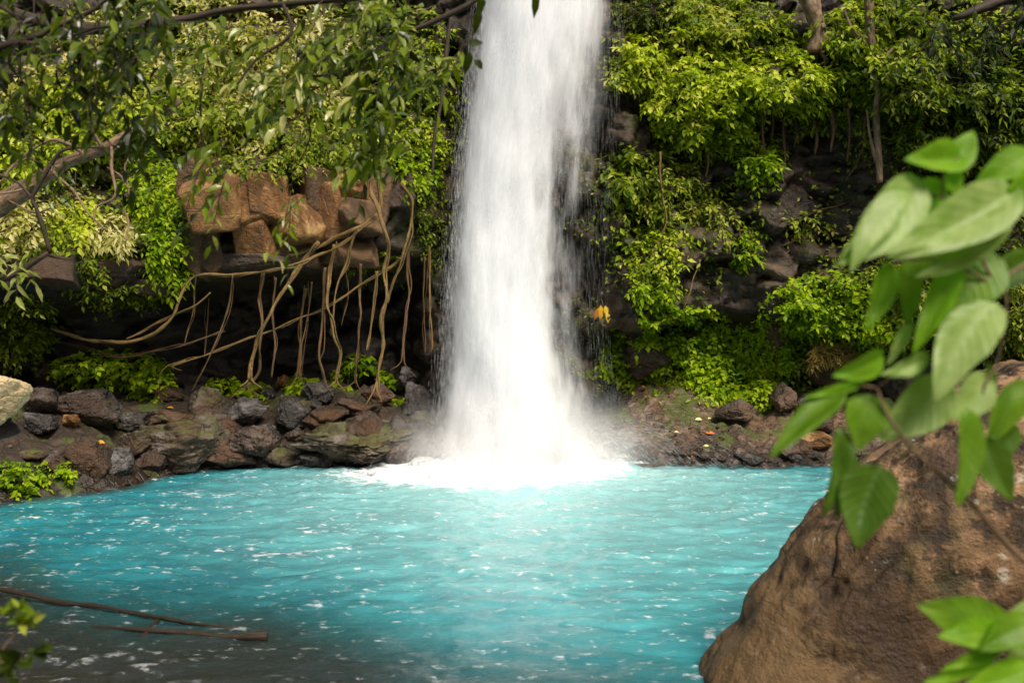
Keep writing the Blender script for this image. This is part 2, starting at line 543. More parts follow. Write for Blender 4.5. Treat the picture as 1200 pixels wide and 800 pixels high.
def cliff_depth(x, z):
    y0 = np.interp(x, [-16, -11, -8.5, -6, -3.6, -2.6, -1.8, 0, 1.8, 2.6, 4.5, 7, 10, 16], [12, 14.6, 16.2, 17.4, 18.3, 18.7, 19.6, 20, 19.9, 19.6, 19.9, 19.6, 18.4, 14])
    q = np.stack([x, x * 0, z], -1)
    lf = sstep(-1.7, -2.6, x); rt = sstep(1.5, 2.4, x)
    nz = fbm(q * .6, 3)
    # left: shelf of blocks with a cave under it and a leafy slope above it
    zl = np.interp(x, [-16, -9, -7, -5.5, -3.5, -2], [3.0, 3.3, 3.7, 4.15, 4.45, 4.7]) + .12 * nz
    zt = np.interp(x, [-16, -9, -7, -6, -3, -2], [3.9, 4.1, 4.4, 6.1, 6.4, 8])
    cave = sstep(zl + .05, zl - .35, z) * np.interp(x, [-16, -9, -6, -3, -1.8], [1.2, 2.2, 3.0, 2.6, 1.2])
    slope = np.maximum(z - zt, 0) * .5
    y = y0 + lf * (cave + slope)
    # right: overhanging wall, slot at its foot, leafy upper wall
    zb = np.interp(x, [1.5, 3, 5, 8, 12], [2.9, 3.0, 3.3, 2.6, 2.4])
    y = y + rt * (-.55 * np.exp(-((z - zb - 1.1) / 1.2) ** 2) + 1.0 * sstep(zb + .15, zb - .3, z))
    shelf = np.interp(x, [2.5, 4, 6, 9], [7.2, 7.6, 7.9, 7.6])
    y = y + rt * sstep(3.5, 5, x) * (-.7 * sstep(shelf - .1, shelf + .25, z) + np.maximum(z - shelf - .6, 0) * .35)
    y = y + rt * np.maximum(z - 9.0, 0) * .3
    # jointed blocks
    f1, f2, cid, off = worley(np.stack([x * 1.25, y * .0 + 3, z * 1.55], -1) + .22 * np.stack([nz, nz * 0, nz], -1))
    f1b, f2b, cidb, _ = worley(np.stack([x * 2.9, y * 0 + 8, z * 4.1], -1))
    y = y + (cid - .5) * .62 + .25 * off[..., 2] + (cidb - .5) * .17 + .10 * sstep(.12, 0, f2 - f1) + .16 * fbm(q * 2.4, 4)
    return y


CY = cliff_depth(GX, GZ)


def cliffY(x, z):
    return bilin(CY, CX[0], CZ[0], .07, np.asarray(x, float), np.asarray(z, float))


def hit(px, py, y0=6., y1=27.):
    """where the view line through (px,py) meets the cliff or the ground"""
    px = np.atleast_1d(np.asarray(px, float)); py = np.atleast_1d(np.asarray(py, float))
    ys = np.arange(y0, y1, .06)
    best = np.full(px.shape, y1)
    for lo in range(0, len(px), 4000):
        s = slice(lo, lo + 4000)
        P = at(px[s, None], py[s, None], ys[None])
        h = (P[..., 1] >= cliffY(P[..., 0], P[..., 2])) | (P[..., 2] <= groundZ(P[..., 0], P[..., 1]))
        k = np.where(h.any(1), h.argmax(1), len(ys) - 1)
        best[s] = ys[k]
    return at(px, py, best)


def cliff_material():
    m = M('dark jointed cliff rock')
    p = m.pos()
    n1 = m.noise(p, .55, 5, .6); n2 = m.noise(p, 3.2, 6, .68); n3 = m.noise(p, 19, 4, .6)
    col = m.ramp(m.math('ADD', m.math('MULTIPLY', n2, .55), m.math('MULTIPLY', n1, .45)),
                 [(.36, (.012, .008, .005)), (.48, (.042, .027, .016)), (.6, (.10, .064, .038)), (.75, (.19, .125, .07))])
    w = m.noise(m.pos(scale=(.45, .45, 2.6)), 1.3, 5, .65)
    col = m.mix(m.math('MULTIPLY', m.sm(w, .52, .4), .6), col, (.007, .005, .004))
    g_ = m.n('ShaderNodeNewGeometry')
    s = m.sep(g_.outputs['Position'])
    moss = m.math('MULTIPLY', m.sm(m.noise(p, 1.1, 5, .65), .52, .66), m.sm(s[2], 2.8, 5.0))
    col = m.mix(m.math('MULTIPLY', moss, .7), col, m.mix(n3, (.012, .020, .003), (.055, .075, .010)))
    # inside of the cave: its shade painted into the rock colour
    cave_shade = m.math('MULTIPLY', m.sm(s[2], 4.4, 3.6), m.sm(s[0], -1.5, -2.2))
    col = m.mix(m.math('MULTIPLY', cave_shade, .7), col, (.008, .006, .005))
    h = m.math('ADD', m.math('ADD', n2, m.math('MULTIPLY', n3, .3)), m.math('MULTIPLY', w, .8))
    return m.done(m.bsdf(col, m.ramp(n2, [(.35, .35), (.7, .75)]), m.bump(h, .85, .09), .35))


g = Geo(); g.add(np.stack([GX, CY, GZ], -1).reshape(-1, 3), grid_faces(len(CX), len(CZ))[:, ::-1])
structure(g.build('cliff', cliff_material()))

# ------------------------------------------------------------------ water
wx = np.arange(-12.5, 9.6, .055); wy = np.concatenate([np.arange(3.2, 10, .045), np.arange(10, 20.2, .06)])
WX, WY = np.meshgrid(wx, wy, indexing='ij')
fx, fy = 0.05, 18.0
dist = np.hypot((WX - fx) / 1.0, (WY - fy) / .9)
q = np.stack([WX, WY, WX * 0], -1)
warp = .35 * np.stack([fbm(q * .7, 2), fbm(q * .7 + 40, 2), WX * 0], -1)
qa = q + warp
rip = fbm(qa * np.array([1.5, 3.0, 1]), 2) * .6 + fbm(qa * np.array([3.4, 6.4, 1]) + 9, 3, .6) * .55
amp = .027 + .05 * np.exp(-dist / 3.5)
ridge = 1 - np.abs(fbm(qa * np.array([2.0, 4.2, 1]) + 77, 3, .55))
WZ = amp * (rip + .5 * (ridge - .6))
boil = np.exp(-(np.maximum(dist - 1.2, 0) / 1.3) ** 2)
WZ = WZ + boil * (.10 + .16 * fbm(q * 2.5, 4, .6))
crest = sstep(.55, .95, (rip * .55 + ridge * .65))


def water_material():
    m = M('milky turquoise water')
    p = m.pos()
    s = m.sep(p)
    crest_ = m.attr('crest')
    fo = m.n('ShaderNodeCombineXYZ', {0: m.math('SUBTRACT', s[0], fx), 1: m.math('MULTIPLY', m.math('SUBTRACT', s[1], fy), 1.15), 2: 0.})
    d = m.n('ShaderNodeVectorMath', {0: fo.outputs[0]}, operation='LENGTH').outputs['Value']
    wn = m.noise(p, .5, 4, .6)
    # depth of the water decides its colour: shallow and brown near the camera and the banks, milky turquoise in the middle
    dep = m.math('ADD', m.math('MULTIPLY', m.attr('depth'), 1.0), m.math('MULTIPLY', m.math('SUBTRACT', wn, .5), .22))
    streak = m.noise(m.pos(scale=(.55, 1.7, 1)), 1.6, 5, .6, .4)
    tur = m.mix(m.sm(streak, .3, .72), (.010, .170, .215), (.060, .430, .455))
    tur = m.mix(m.math('MULTIPLY', m.sm(m.math('ADD', s[0], m.math('MULTIPLY', wn, 2.)), .5, -5.5), .55), tur, (.006, .16, .215))
    ce = m.n('ShaderNodeCombineXYZ', {0: m.math('MULTIPLY', m.math('ADD', s[0], -.3), 1.7), 1: m.math('SUBTRACT', s[1], fy), 2: 0.})
    dc = m.n('ShaderNodeVectorMath', {0: ce.outputs[0]}, operation='LENGTH').outputs['Value']
    tur = m.mix(m.math('MULTIPLY', m.sm(dc, 12.5, 2.), .9), tur, (.36, .70, .70))  # paler towards the fall, with its reflection painted into the water colour
    col = m.ramp(dep, [(.05, (.055, .043, .034)), (.28, (.040, .062, .060)), (.50, (.020, .125, .14)), (.85, (.02, .28, .34))])
    k = m.sm(dep, .4, .98)
    col = m.mix(k, col, tur)
    # foam near the foot of the fall and flecks on the crests
    fn = m.noise(m.pos(scale=(1, 2.0, 1)), 3.0, 6, .68, .6)
    fe = m.n('ShaderNodeCombineXYZ', {0: m.math('MULTIPLY', m.math('ADD', s[0], .55), 1 / 2.9), 1: m.math('MULTIPLY', m.math('SUBTRACT', s[1], 17.0), 1 / 2.0), 2: 0.})
    de = m.n('ShaderNodeVectorMath', {0: fe.outputs[0]}, operation='LENGTH').outputs['Value']
    f1 = m.sm(m.math('ADD', m.math('MULTIPLY', de, -.62), m.math('MULTIPLY', fn, .9)), -.26, .02)
    fl = m.noise(m.pos(scale=(1.0, 1.7, 1)), 6.0, 6, .62, .2)
    fl2 = m.noise(m.pos(scale=(.8, 1.2, 1)), .9, 3)
    f2 = m.math('MULTIPLY', m.sm(m.math('ADD', fl, m.math('MULTIPLY', crest_, .10)), .57, .74), m.sm(fl2, .28, .56))
    haze = m.math('MULTIPLY', m.sm(d, 5.0, 1.2), .55)
    foam = m.math('MAXIMUM', m.math('MAXIMUM', f1, m.math('MULTIPLY', f2, m.math('ADD', .45, m.math('MULTIPLY', m.attr('depth'), .4)))), m.math('MULTIPLY', haze, m.sm(fn, .35, .7)), clamp=True)
    col = m.mix(foam, col, (.93, .95, .96))
    bn = m.math('ADD', m.noise(m.pos(scale=(1, 1.7, 1)), 9, 6, .66, .5), m.math('MULTIPLY', m.noise(m.pos(scale=(1, 2.2, 1)), 24, 3, .6), .3))
    nm = m.bump(bn, .34, .05)
    body = m.bsdf(col, m.mix(foam, .07, .6), nm, .5, **{'IOR': 2.1})
    thin = m.mixs(m.n('ShaderNodeFresnel', {'IOR': 1.5, 'Normal': nm}).outputs[0],
                  m.n('ShaderNodeBsdfTransparent', {'Color': (.70, .76, .70, 1)}).outputs[0],
                  m.n('ShaderNodeBsdfGlossy', {'Roughness': .05, 'Normal': nm}).outputs[0])
    clear = m.math('MULTIPLY', m.sm(dep, .62, .2), m.math('SUBTRACT', 1., foam))
    return m.done(m.mixs(m.math('MULTIPLY', clear, .45), body, thin))


depth = sstep(3.9, 9.8, WY + .5 * np.clip(WX, -9, 1.6) + .5 * fbm(q * .5, 3)) * .98 + .02
depth = np.minimum(depth, sstep(-.05, .9, -pool_sdf(WX, WY)) * .65 + .35)
g = Geo(); g.add(np.stack([WX, WY, WZ], -1).reshape(-1, 3), grid_faces(len(wx), len(wy)))
structure(g.build('water', water_material(), attrs={'crest': crest.ravel(), 'depth': depth.ravel()}))

# ------------------------------------------------------------------ waterfall
fall = empty('waterfall', (0, 18, 0))
tag(fall, 'tall white waterfall plunging from above into the turquoise pool', 'waterfall')


def fall_mat(name, lo, hi, sx, sy, seed, edge=.25, dens=1.):
    m = M(name)
    u = m.sep(m.pos(uv=True))
    n1 = m.noise(m.pos(uv=True, scale=(sx, sy, 1), loc=(seed, seed * .7, 0)), 1., 5, .62, .35)
    n2 = m.noise(m.pos(uv=True, scale=(sx * 5, sy * 2.2, 1), loc=(seed * 2, 0, 0)), 1., 3, .6)
    n3 = m.noise(m.pos(uv=True, scale=(2.6, 1.5, 1), loc=(seed * 3, seed, 0)), 1., 3, .55, .5)
    n = m.math('ADD', m.math('ADD', m.math('MULTIPLY', n1, .50), m.math('MULTIPLY', n2, .06)), m.math('MULTIPLY', n3, .68))
    bias = m.attr('thick')          # how thick the fall is here
    a = m.sm(m.math('ADD', n, m.math('MULTIPLY', m.math('SUBTRACT', bias, .55), .62)), lo, hi)
    el = m.math('MULTIPLY', m.sm(m.math('ADD', u[0], m.math('MULTIPLY', n1, .12)), .04, .04 + edge), m.sm(m.math('ADD', u[0], m.math('MULTIPLY', n2, -.12)), .98, .98 - edge))
    a = m.math('MULTIPLY', m.math('MULTIPLY', a, el), dens)
    c = (.95, .95, .97)
    d = m.n('ShaderNodeBsdfDiffuse', {'Color': (*c, 1), 'Normal': m.bump(n, .25, .2)}).outputs[0]
    t = m.n('ShaderNodeBsdfTranslucent', {'Color': (*c, 1)}).outputs[0]
    return m.done(m.mixs(a, m.n('ShaderNodeBsdfTransparent').outputs[0], m.mixs(.35, d, t)))


PYK = [-260, 0, 100, 200, 300, 400, 500, 550]
LK = [578, 560, 548, 536, 527, 520, 512, 503]
RK = [700, 716, 714, 706, 700, 700, 716, 735]
TH_U = [0, .1, .3, .5, .62, .75, .9, 1]
TH = {-260: [.6, .9, 1, 1, .95, .9, .8, .6], 0: [.6, .9, 1, 1, .95, .85, .75, .5], 100: [.5, .9, 1, .9, .72, .5, .4, .25], 200: [.5, .9, 1, .92, .66, .36, .24, .1],
      300: [.5, .9, 1, 1, .7, .3, .12, .05], 400: [.5, .9, 1, 1, .75, .34, .12, .05], 500: [.5, .9, 1, 1, .9, .6, .35, .2], 550: [.7, 1, 1, 1, 1, .9, .7, .4]}


def fall_layer(name, y, inset, bow, mat, lean):
    nu, nv = 40, 90
    U, V = np.meshgrid(np.linspace(0, 1, nu), np.linspace(-260, 551, nv), indexing='ij')
    l = np.interp(V, PYK, LK) - inset[0]; r = np.interp(V, PYK, RK) + inset[1]
    px = l + (r - l) * U
    Y = y - bow * np.sin(np.pi * U) + lean * (V - 550) / 800 + .12 * fbm(np.stack([px / 60, V / 160, V * 0 + y * 9], -1), 3)
    v = at(px, V, Y)
    T = np.array([TH[k] for k in PYK])
    thick = np.zeros(U.shape)
    for i in range(nu):
        row = np.array([np.interp(U[i, 0], TH_U, T[k]) for k in range(len(PYK))])
        thick[i] = np.interp(V[i], PYK, row)
    g = Geo(); g.add(v.reshape(-1, 3) , grid_faces(nu, nv)[:, ::-1], 0, np.stack([U, (551 - V) / 811 * 4 + .01], -1).reshape(-1, 2))
    o = g.build(name, mat, fall, loc=(0, 18, 0), attrs={'thick': thick.ravel()})
    return o


fall_layer('water_curtain', 18.55, (0, 0), .15, fall_mat('falling water back', .40, .90, 9, 2.2, 1.3, .2), -.5)
fall_layer('water_curtain', 18.25, (0, -6), .30, fall_mat('falling water middle', .46, .96, 8, 1.7, 5.1, .22), -.5)
fall_layer('water_curtain', 17.95, (-3, -14), .42, fall_mat('falling water front', .50, 1.02, 7, 1.4, 9.7, .25), -.5)
fall_layer('water_curtain', 17.7, (3, 8), .50, fall_mat('falling water veil', .58, 1.1, 14, 2.6, 3.3, .3, .75), -.5)

# flying threads and drops: small tapered slivers of water
def slivers(P, Vd, L, W):
    n = len(P); Vd = unit(Vd)
    S = unit(np.cross(Vd, np.stack([rng.normal(0, .5, n), np.ones(n), rng.normal(0, .3, n)], -1)))
    L = L[:, None]; W = W[:, None] * .5
    v = np.stack([P, P + Vd * L * .6 - S * W, P + Vd * L, P + Vd * L * .6 + S * W], 1)
    g.add(v.reshape(-1, 3), [(np.arange(n) * 4)[:, None] + np.arange(4)[None]])


m = M('flying spray')
sp_mat = m.done(m.mixs(.16, m.n('ShaderNodeBsdfTransparent').outputs[0],
                       m.mixs(.4, m.n('ShaderNodeBsdfDiffuse', {'Color': (.95, .95, .97, 1)}).outputs[0], m.n('ShaderNodeBsdfTranslucent', {'Color': (.95, .95, .97, 1)}).outputs[0])))
g = Geo()
n = 9000
pv = rng.uniform(-60, 545, n)
uu = np.where(rng.random(n) < .35, rng.normal(0.02, .035, n), rng.uniform(.05, 1.06, n))
l_ = np.interp(pv, PYK, LK); r_ = np.interp(pv, PYK, RK)
pxs = l_ + (r_ - l_) * uu + np.where(uu > .6, np.abs(rng.normal(0, 4, n)), 0)
P = at(pxs, pv, rng.uniform(17.45, 18.6, n))
P[:, 2] = np.maximum(P[:, 2], .1)
slivers(P, np.stack([rng.normal(0, .05, n) + (uu - .5) * .06, rng.normal(0, .04, n), -np.ones(n)], -1), np.where(uu > .8, 1.5, 1) * rng.uniform(.06, .35, n), np.where(uu > .8, .42, 1.) * rng.uniform(.006, .016, n))
# splash jets thrown out at the foot, most of them towards the sloping rocks on one side
n = 16000
a = rng.uniform(0, 2 * np.pi, n); sp = np.abs(rng.normal(0, 1, n))
t = rng.uniform(0, 1, n)
side = np.cos(a)
vx = side * (1.0 + 1.9 * sp * (side > 0) + .45 * sp); vy = -np.abs(np.sin(a)) * (.6 + .7 * sp); vz = 2.2 + 1.4 * rng.random(n) + .6 * sp * (side > 0)
tt = t * vz / 4.9
P = np.stack([.1 + rng.normal(0, .75, n) + vx * tt, 17.9 + rng.normal(0, .22, n) + vy * tt, .05 + vz * tt - 4.9 * tt ** 2], -1)
slivers(P, np.stack([vx, vy, vz - 9.8 * tt], -1), rng.uniform(.05, .26, n), rng.uniform(.006, .022, n))
g.build('spray', sp_mat, fall, smooth=False, loc=(0, 18, 0))

# runnels over the sloping rocks beside the foot
g = Geo()
for k in range(60):
    x0 = rng.uniform(1.3, 2.4); y0 = 19.0 + rng.uniform(-.3, .4)
    x1 = x0 + rng.uniform(.0, .7); y1 = 17.8
    tt = np.linspace(0, 1, 40)
    X = x0 + (x1 - x0) * tt ** 1.5 + .10 * fbm(np.stack([tt * 4, tt * 0 + k, tt * 0], -1), 3); Y = y0 + (y1 - y0) * tt
    Z = np.maximum(groundZ(X, Y) + .02, .03) + .03
    w = rng.uniform(.004, .016) * (.4 + np.abs(fbm(np.stack([tt * 9, tt * 0 + k + 50, tt * 0], -1), 2)) * 1.6)
    v = np.stack([np.stack([X - w, Y, Z], -1), np.stack([X + w, Y, Z + .01], -1)], 1).reshape(-1, 3)
    i = np.arange(39)[:, None] * 2
    g.add(v, [np.concatenate([i, i + 1, i + 3, i + 2], 1)])
m = M('runnel water')
rm = m.done(m.mixs(.6, m.n('ShaderNodeBsdfTransparent').outputs[0], m.bsdf((.9, .92, .94), .4)))
g.build('runnels', rm, fall, loc=(0, 18, 0))

# churned foam at the foot
d_, f_ = ico(5)
g = Geo()
for (x, y, rx, ry, rz) in ((.0, 17.75, 1.75, .75, .16), (-1.1, 17.5, 1.2, .6, .12), (1.1, 17.55, 1.3, .6, .13), (-.5, 17.0, 2.5, .8, .08), (1.0, 17.1, 1.5, .6, .06), (-1.9, 17.1, 1.3, .6, .07), (-.2, 17.95, 1.35, .55, .42), (.55, 17.95, 1.1, .5, .36)):
    v = d_ * np.array([rx, ry, rz]) + np.array([x, y, .0])
    v = v + d_ * (.12 * fbm(v * 3.5, 5, .62))[:, None] * np.array([1, 1, .9])
    g.add(v, [f_])
m = M('churned foam')
fn = m.noise(m.pos(), 5, 5, .65)
fm = m.done(m.mixs(.3, m.n('ShaderNodeBsdfDiffuse', {'Color': (.96, .97, .98, 1), 'Normal': m.bump(fn, .6, .1)}).outputs[0], m.n('ShaderNodeBsdfTranslucent', {'Color': (.96, .97, .98, 1)}).outputs[0]))
g.build('foam', fm, fall, loc=(0, 18, 0))

# mist hanging round the foot
v = d_ * np.array([4.0, 1.9, 2.2]) + np.array([.3, 17.8, .3])
v[:, 2] = np.maximum(v[:, 2], .06)
g = Geo(); g.add(v, [f_])
m = M('mist')
pp = m.pos(loc=(-.3, -17.8, -.1))
sc_ = m.n('ShaderNodeMapping', {'Vector': pp}); sc_.inputs['Scale'].default_value = (1 / 3.8, 1 / 1.8, 1 / 2.1)
r_ = m.n('ShaderNodeVectorMath', {0: sc_.outputs[0]}, operation='LENGTH').outputs['Value']
dn = m.math('MULTIPLY', m.math('POWER', m.sm(r_, 1., .0), 1.6), m.sm(m.noise(m.pos(scale=(1, 1, .7)), 1.1, 3, .6), .25, .8))
vol = m.n('ShaderNodeVolumeScatter', {'Color': (1, 1, 1, 1), 'Density': m.math('MULTIPLY', dn, 4.5), 'Anisotropy': .0}).outputs[0]
g.build('mist', m.done(None, vol), fall, loc=(0, 18, 0))

# ------------------------------------------------------------------ rocks
_seed = [100]


def rock(name, label, px, py, hw, hh, mat, y=None, depth=1., group=None, blocky=0., sub=5, rough=.055, planes=18, cat='rock', turn=None, cut=(.55, .95), sink=.0):
    """a rock whose middle shows at (px,py), hw x hh photo pixels half size"""
    _seed[0] += 1
    if y is None:
        y = hit([px], [min(py + hh * .75, 542)])[0, 1] - .1
    s = y / F
    c = at(px, py, y)
    rx, rz = hw * s * 1.16, hh * s * 1.16
    v, f = rock_shape((rx, (rx + rz) * .55 * depth, rz), _seed[0], planes, cut, sub, rough, blocky, turn)
    g = Geo(); g.add(v, [f])
    o = g.build(name, MAT[mat])
    o.location = c + np.array([0, .12 * depth, -sink])
    return tag(o, label, cat, group)


LB = [
    ('round brown boulder with a green mossy cap under the hanging roots', 240, 476, 27, 23, 'rock_moss'),
    ('grey wet boulder with a smooth shiny face beside bright green leaves', 287, 482, 23, 18, 'rock_grey'),
    ('tall grey boulder with white glints and moss on one flank', 341, 483, 20, 23, 'rock_grey'),
    ('shiny grey boulder topmost in the pile below the hanging roots', 371, 461, 19, 16, 'rock_grey'),
    ('brown and grey rock wedged under the topmost shiny boulder', 379, 489, 22, 14, 'rock_brown'),
    ('flat brown rock with a pale edge above the mossy slab', 414, 480, 25, 13, 'rock_brown'),
    ('dark wet rock with one pale patch just above the waterline', 302, 516, 32, 20, 'rock_dark'),
    ('small square dark block between the boulder pile and mossy slab', 346, 510, 14, 9, 'rock_dark'),
    ('pale grey angular boulder standing alone beside the waterfall', 482, 444, 19, 15, 'rock_grey'),
    ('grey brown angular block holding up the pale boulder', 489, 472, 19, 24, 'rock_grey'),
    ('long low slab covered in olive moss at the foot of the bank', 415, 522, 62, 24, 'rock_moss'),
    ('broad mossy brown hump of rock sloping into the pool', 212, 520, 44, 26, 'rock_moss'),
    ('brown mossy rock at the waterline below the grey boulders', 262, 532, 34, 20, 'rock_brown'),
    ('large dark brown boulder with a flat slanting top', 98, 476, 42, 25, 'rock_dark'),
    ('blue black shiny rock at the end of the large dark boulder', 155, 495, 19, 13, 'rock_grey'),
    ('small pale grey wedge of rock below the large dark boulder', 45, 498, 17, 14, 'rock_grey'),
    ('dark boulder behind the pale grey wedge of rock', 44, 470, 20, 21, 'rock_dark'),
    ('small dark rock at the top of the bank under leaves', 18, 429, 15, 11, 'rock_dark'),
    ('dark rounded rock at the cave mouth among creepers', 50, 436, 18, 15, 'rock_dark'),
    ('reddish grey upright rock splitting into ribs above the water', 104, 538, 22, 24, 'rock_brown'),
    ('ribbed grey rock leaning towards the pool edge', 135, 543, 18, 20, 'rock_grey'),
    ('tiny pale stone alone at the edge of the turquoise water', 106, 574, 10, 6, 'rock_grey'),
    ('little tan stone resting on top of the boulder pile', 331, 447, 9, 8, 'rock_orange'),
    ('small pale stone wedged between the two grey boulders', 314, 462, 8, 8, 'rock_grey'),
    ('brown rock under the root ends behind the boulder pile', 440, 463, 22, 13, 'rock_brown'),
    ('small tan stone in the shadow below the large dark boulder', 80, 494, 11, 8, 'rock_orange'),
    ('low dark rock at the corner of the pool beside foam', 494, 520, 26, 24, 'rock_dark'),
    ('brown rock half hidden by creeper behind the mossy cap boulder', 196, 462, 16, 11, 'rock_brown'),
    ('grey rock at the pool edge below a clump of bright leaves', 42, 573, 26, 14, 'rock_grey'),
    ('dark rock low on the bank beside the ribbed rocks', 70, 545, 20, 18, 'rock_dark'),
    ('mossy stone at the waterline in front of the long slab', 325, 537, 20, 10, 'rock_moss'),
    ('pale wet stone at the waterline touching the foam', 365, 540, 16, 9, 'rock_grey'),
    ('dark wet stone between the broad hump and the pool', 178, 540, 22, 14, 'rock_dark'),
    ('mossy lump on the near shoulder of the long slab', 392, 522, 30, 24, 'rock_moss'),
    ('grey brown lump in the middle of the long slab', 432, 512, 26, 26, 'rock_brown'),
    ('dark ribbed lump at the foam end of the long slab', 462, 518, 24, 26, 'rock_dark'),
    ('brown knob on the crest of the broad hump', 200, 492, 26, 16, 'rock_brown'),
    ('mossy knob on the flank of the broad hump', 232, 512, 24, 20, 'rock_moss'),
    ('grey knob low on the broad hump', 196, 530, 20, 14, 'rock_grey'),
    ('brown rock leaning against the broad hump', 262, 500, 20, 16, 'rock_brown'),
    ('mossy rock between the ribbed rocks and the broad hump', 158, 520, 18, 16, 'rock_moss'),
]
for (lab, px, py, hw, hh, mt) in LB:
    rock('boulder' if hw > 15 else 'stone', lab, px, py, hw, hh, mt, blocky=.72 if mt == 'rock_grey' else 0, rough=.17 if hw > 50 else .085, sub=6 if hw > 30 else 5,
         depth=1.5 if hw > 50 else 1.)

for (lab, px, py, hw, hh, mt) in [
    ('upright brown rock at the edge of the bright herbs', 921, 470, 16, 20, 'rock_brown'),
    ('dark rounded boulder behind the long hanging leaf', 962, 486, 26, 22, 'rock_dark'),
    ('tall boulder with dry yellow grass on its crown', 975, 434, 30, 28, 'rock_brown'),
    ('purple grey rock ledge showing between the big leaves', 1052, 395, 36, 26, 'rock_dark'),
    ('dark overhanging block below the purple grey ledge', 1075, 445, 50, 32, 'rock_dark'),
    ('low brown stone half sunk in the bank slope', 866, 484, 24, 13, 'rock_brown'),
    ('wide dark boulder overhanging the mossy strip beside the fall', 762, 415, 44, 27, 'rock_dark'),
    ('tall brown rock rib rising out of the creeper', 907, 392, 14, 30, 'rock_brown'),
    ('small flat tan rock near the big hanging leaves', 960, 515, 24, 10, 'rock_orange'),
    ('brown block at the water edge beside the tan boulder', 940, 528, 18, 12, 'rock_brown'),
    ('grey wet stone in the white runnels beside the splash', 728, 522, 14, 10, 'rock_grey'),
    ('dark wet stone lowest in the white runnels', 752, 533, 15, 9, 'rock_dark')]:
    rock('boulder' if hw > 15 else 'stone', lab, px, py, hw, hh, mt, rough=.06)

# stones wedged between the boulders of the cave side bank
for i in range(34):
    px = rng.uniform(20, 505); py = np.interp(px, [0, 120, 260, 510], [500, 500, 480, 470]) + rng.uniform(0, 46)
    r = rng.uniform(7, 14)
    rock('stone', 'middling wet stone wedged in the dark bank between the larger boulders', px, py, r * rng.uniform(1, 1.5), r * .8, ['rock_dark', 'rock_grey', 'rock_brown', 'rock_moss'][i % 4], sub=4, group='stones wedged in the cave side bank', rough=.08)
# small stones one could count along the two waterlines
for i in range(46):
    t = rng.uniform(0, 1)
    if i < 24:
        px = 130 + 380 * t; py = np.interp(px, [0, 110, 170, 250, 330, 510], [588, 573, 552, 548, 548, 536]) - rng.uniform(-1, 9)
        grp, lab = 'small wet stones along the cave side waterline', 'small wet stone on the waterline below the cave boulders'
    else:
        px = 760 + 200 * t; py = 544 - rng.uniform(0, 16) ** 1.0
        grp, lab = 'small wet stones along the brown slope waterline', 'small wet stone at the foot of the brown rock slope'
    r = rng.uniform(4, 10)
    rock('stone', lab, px, py, r * rng.uniform(1, 1.5), r * .75, ['rock_dark', 'rock_grey', 'rock_brown'][i % 3], sub=3, group=grp)

# rubble on both banks: nobody could count it
g = Geo()
n = 800
px = np.concatenate([rng.uniform(-60, 510, n // 2), rng.uniform(700, 1010, n // 2)])
py = np.concatenate([rng.uniform(455, 580, n // 2), 545 - 85 * rng.random(n // 2) ** 2.2])
Hp = hit(px, py)
ok = (Hp[:, 2] > .0) & (Hp[:, 2] < 1.9)
base, fb = ico(2)
for k in np.where(ok)[0]:
    r = rng.uniform(.015, .06)
    v = base * (1 + .35 * fbm(base * 1.3 + k, 2))[:, None] * np.array([r * rng.uniform(1, 1.7), r, r * rng.uniform(.5, .9)])
    a = rng.uniform(0, 6.28); c, s = math.cos(a), math.sin(a)
    v = v @ np.array([[c, s, 0], [-s, c, 0], [0, 0, 1]])
    g.add(v + Hp[k], [fb])
stuff(g.build('gravel', MAT['rock_brown']), 'loose brown gravel and rubble lying over both pool banks', 'gravel')

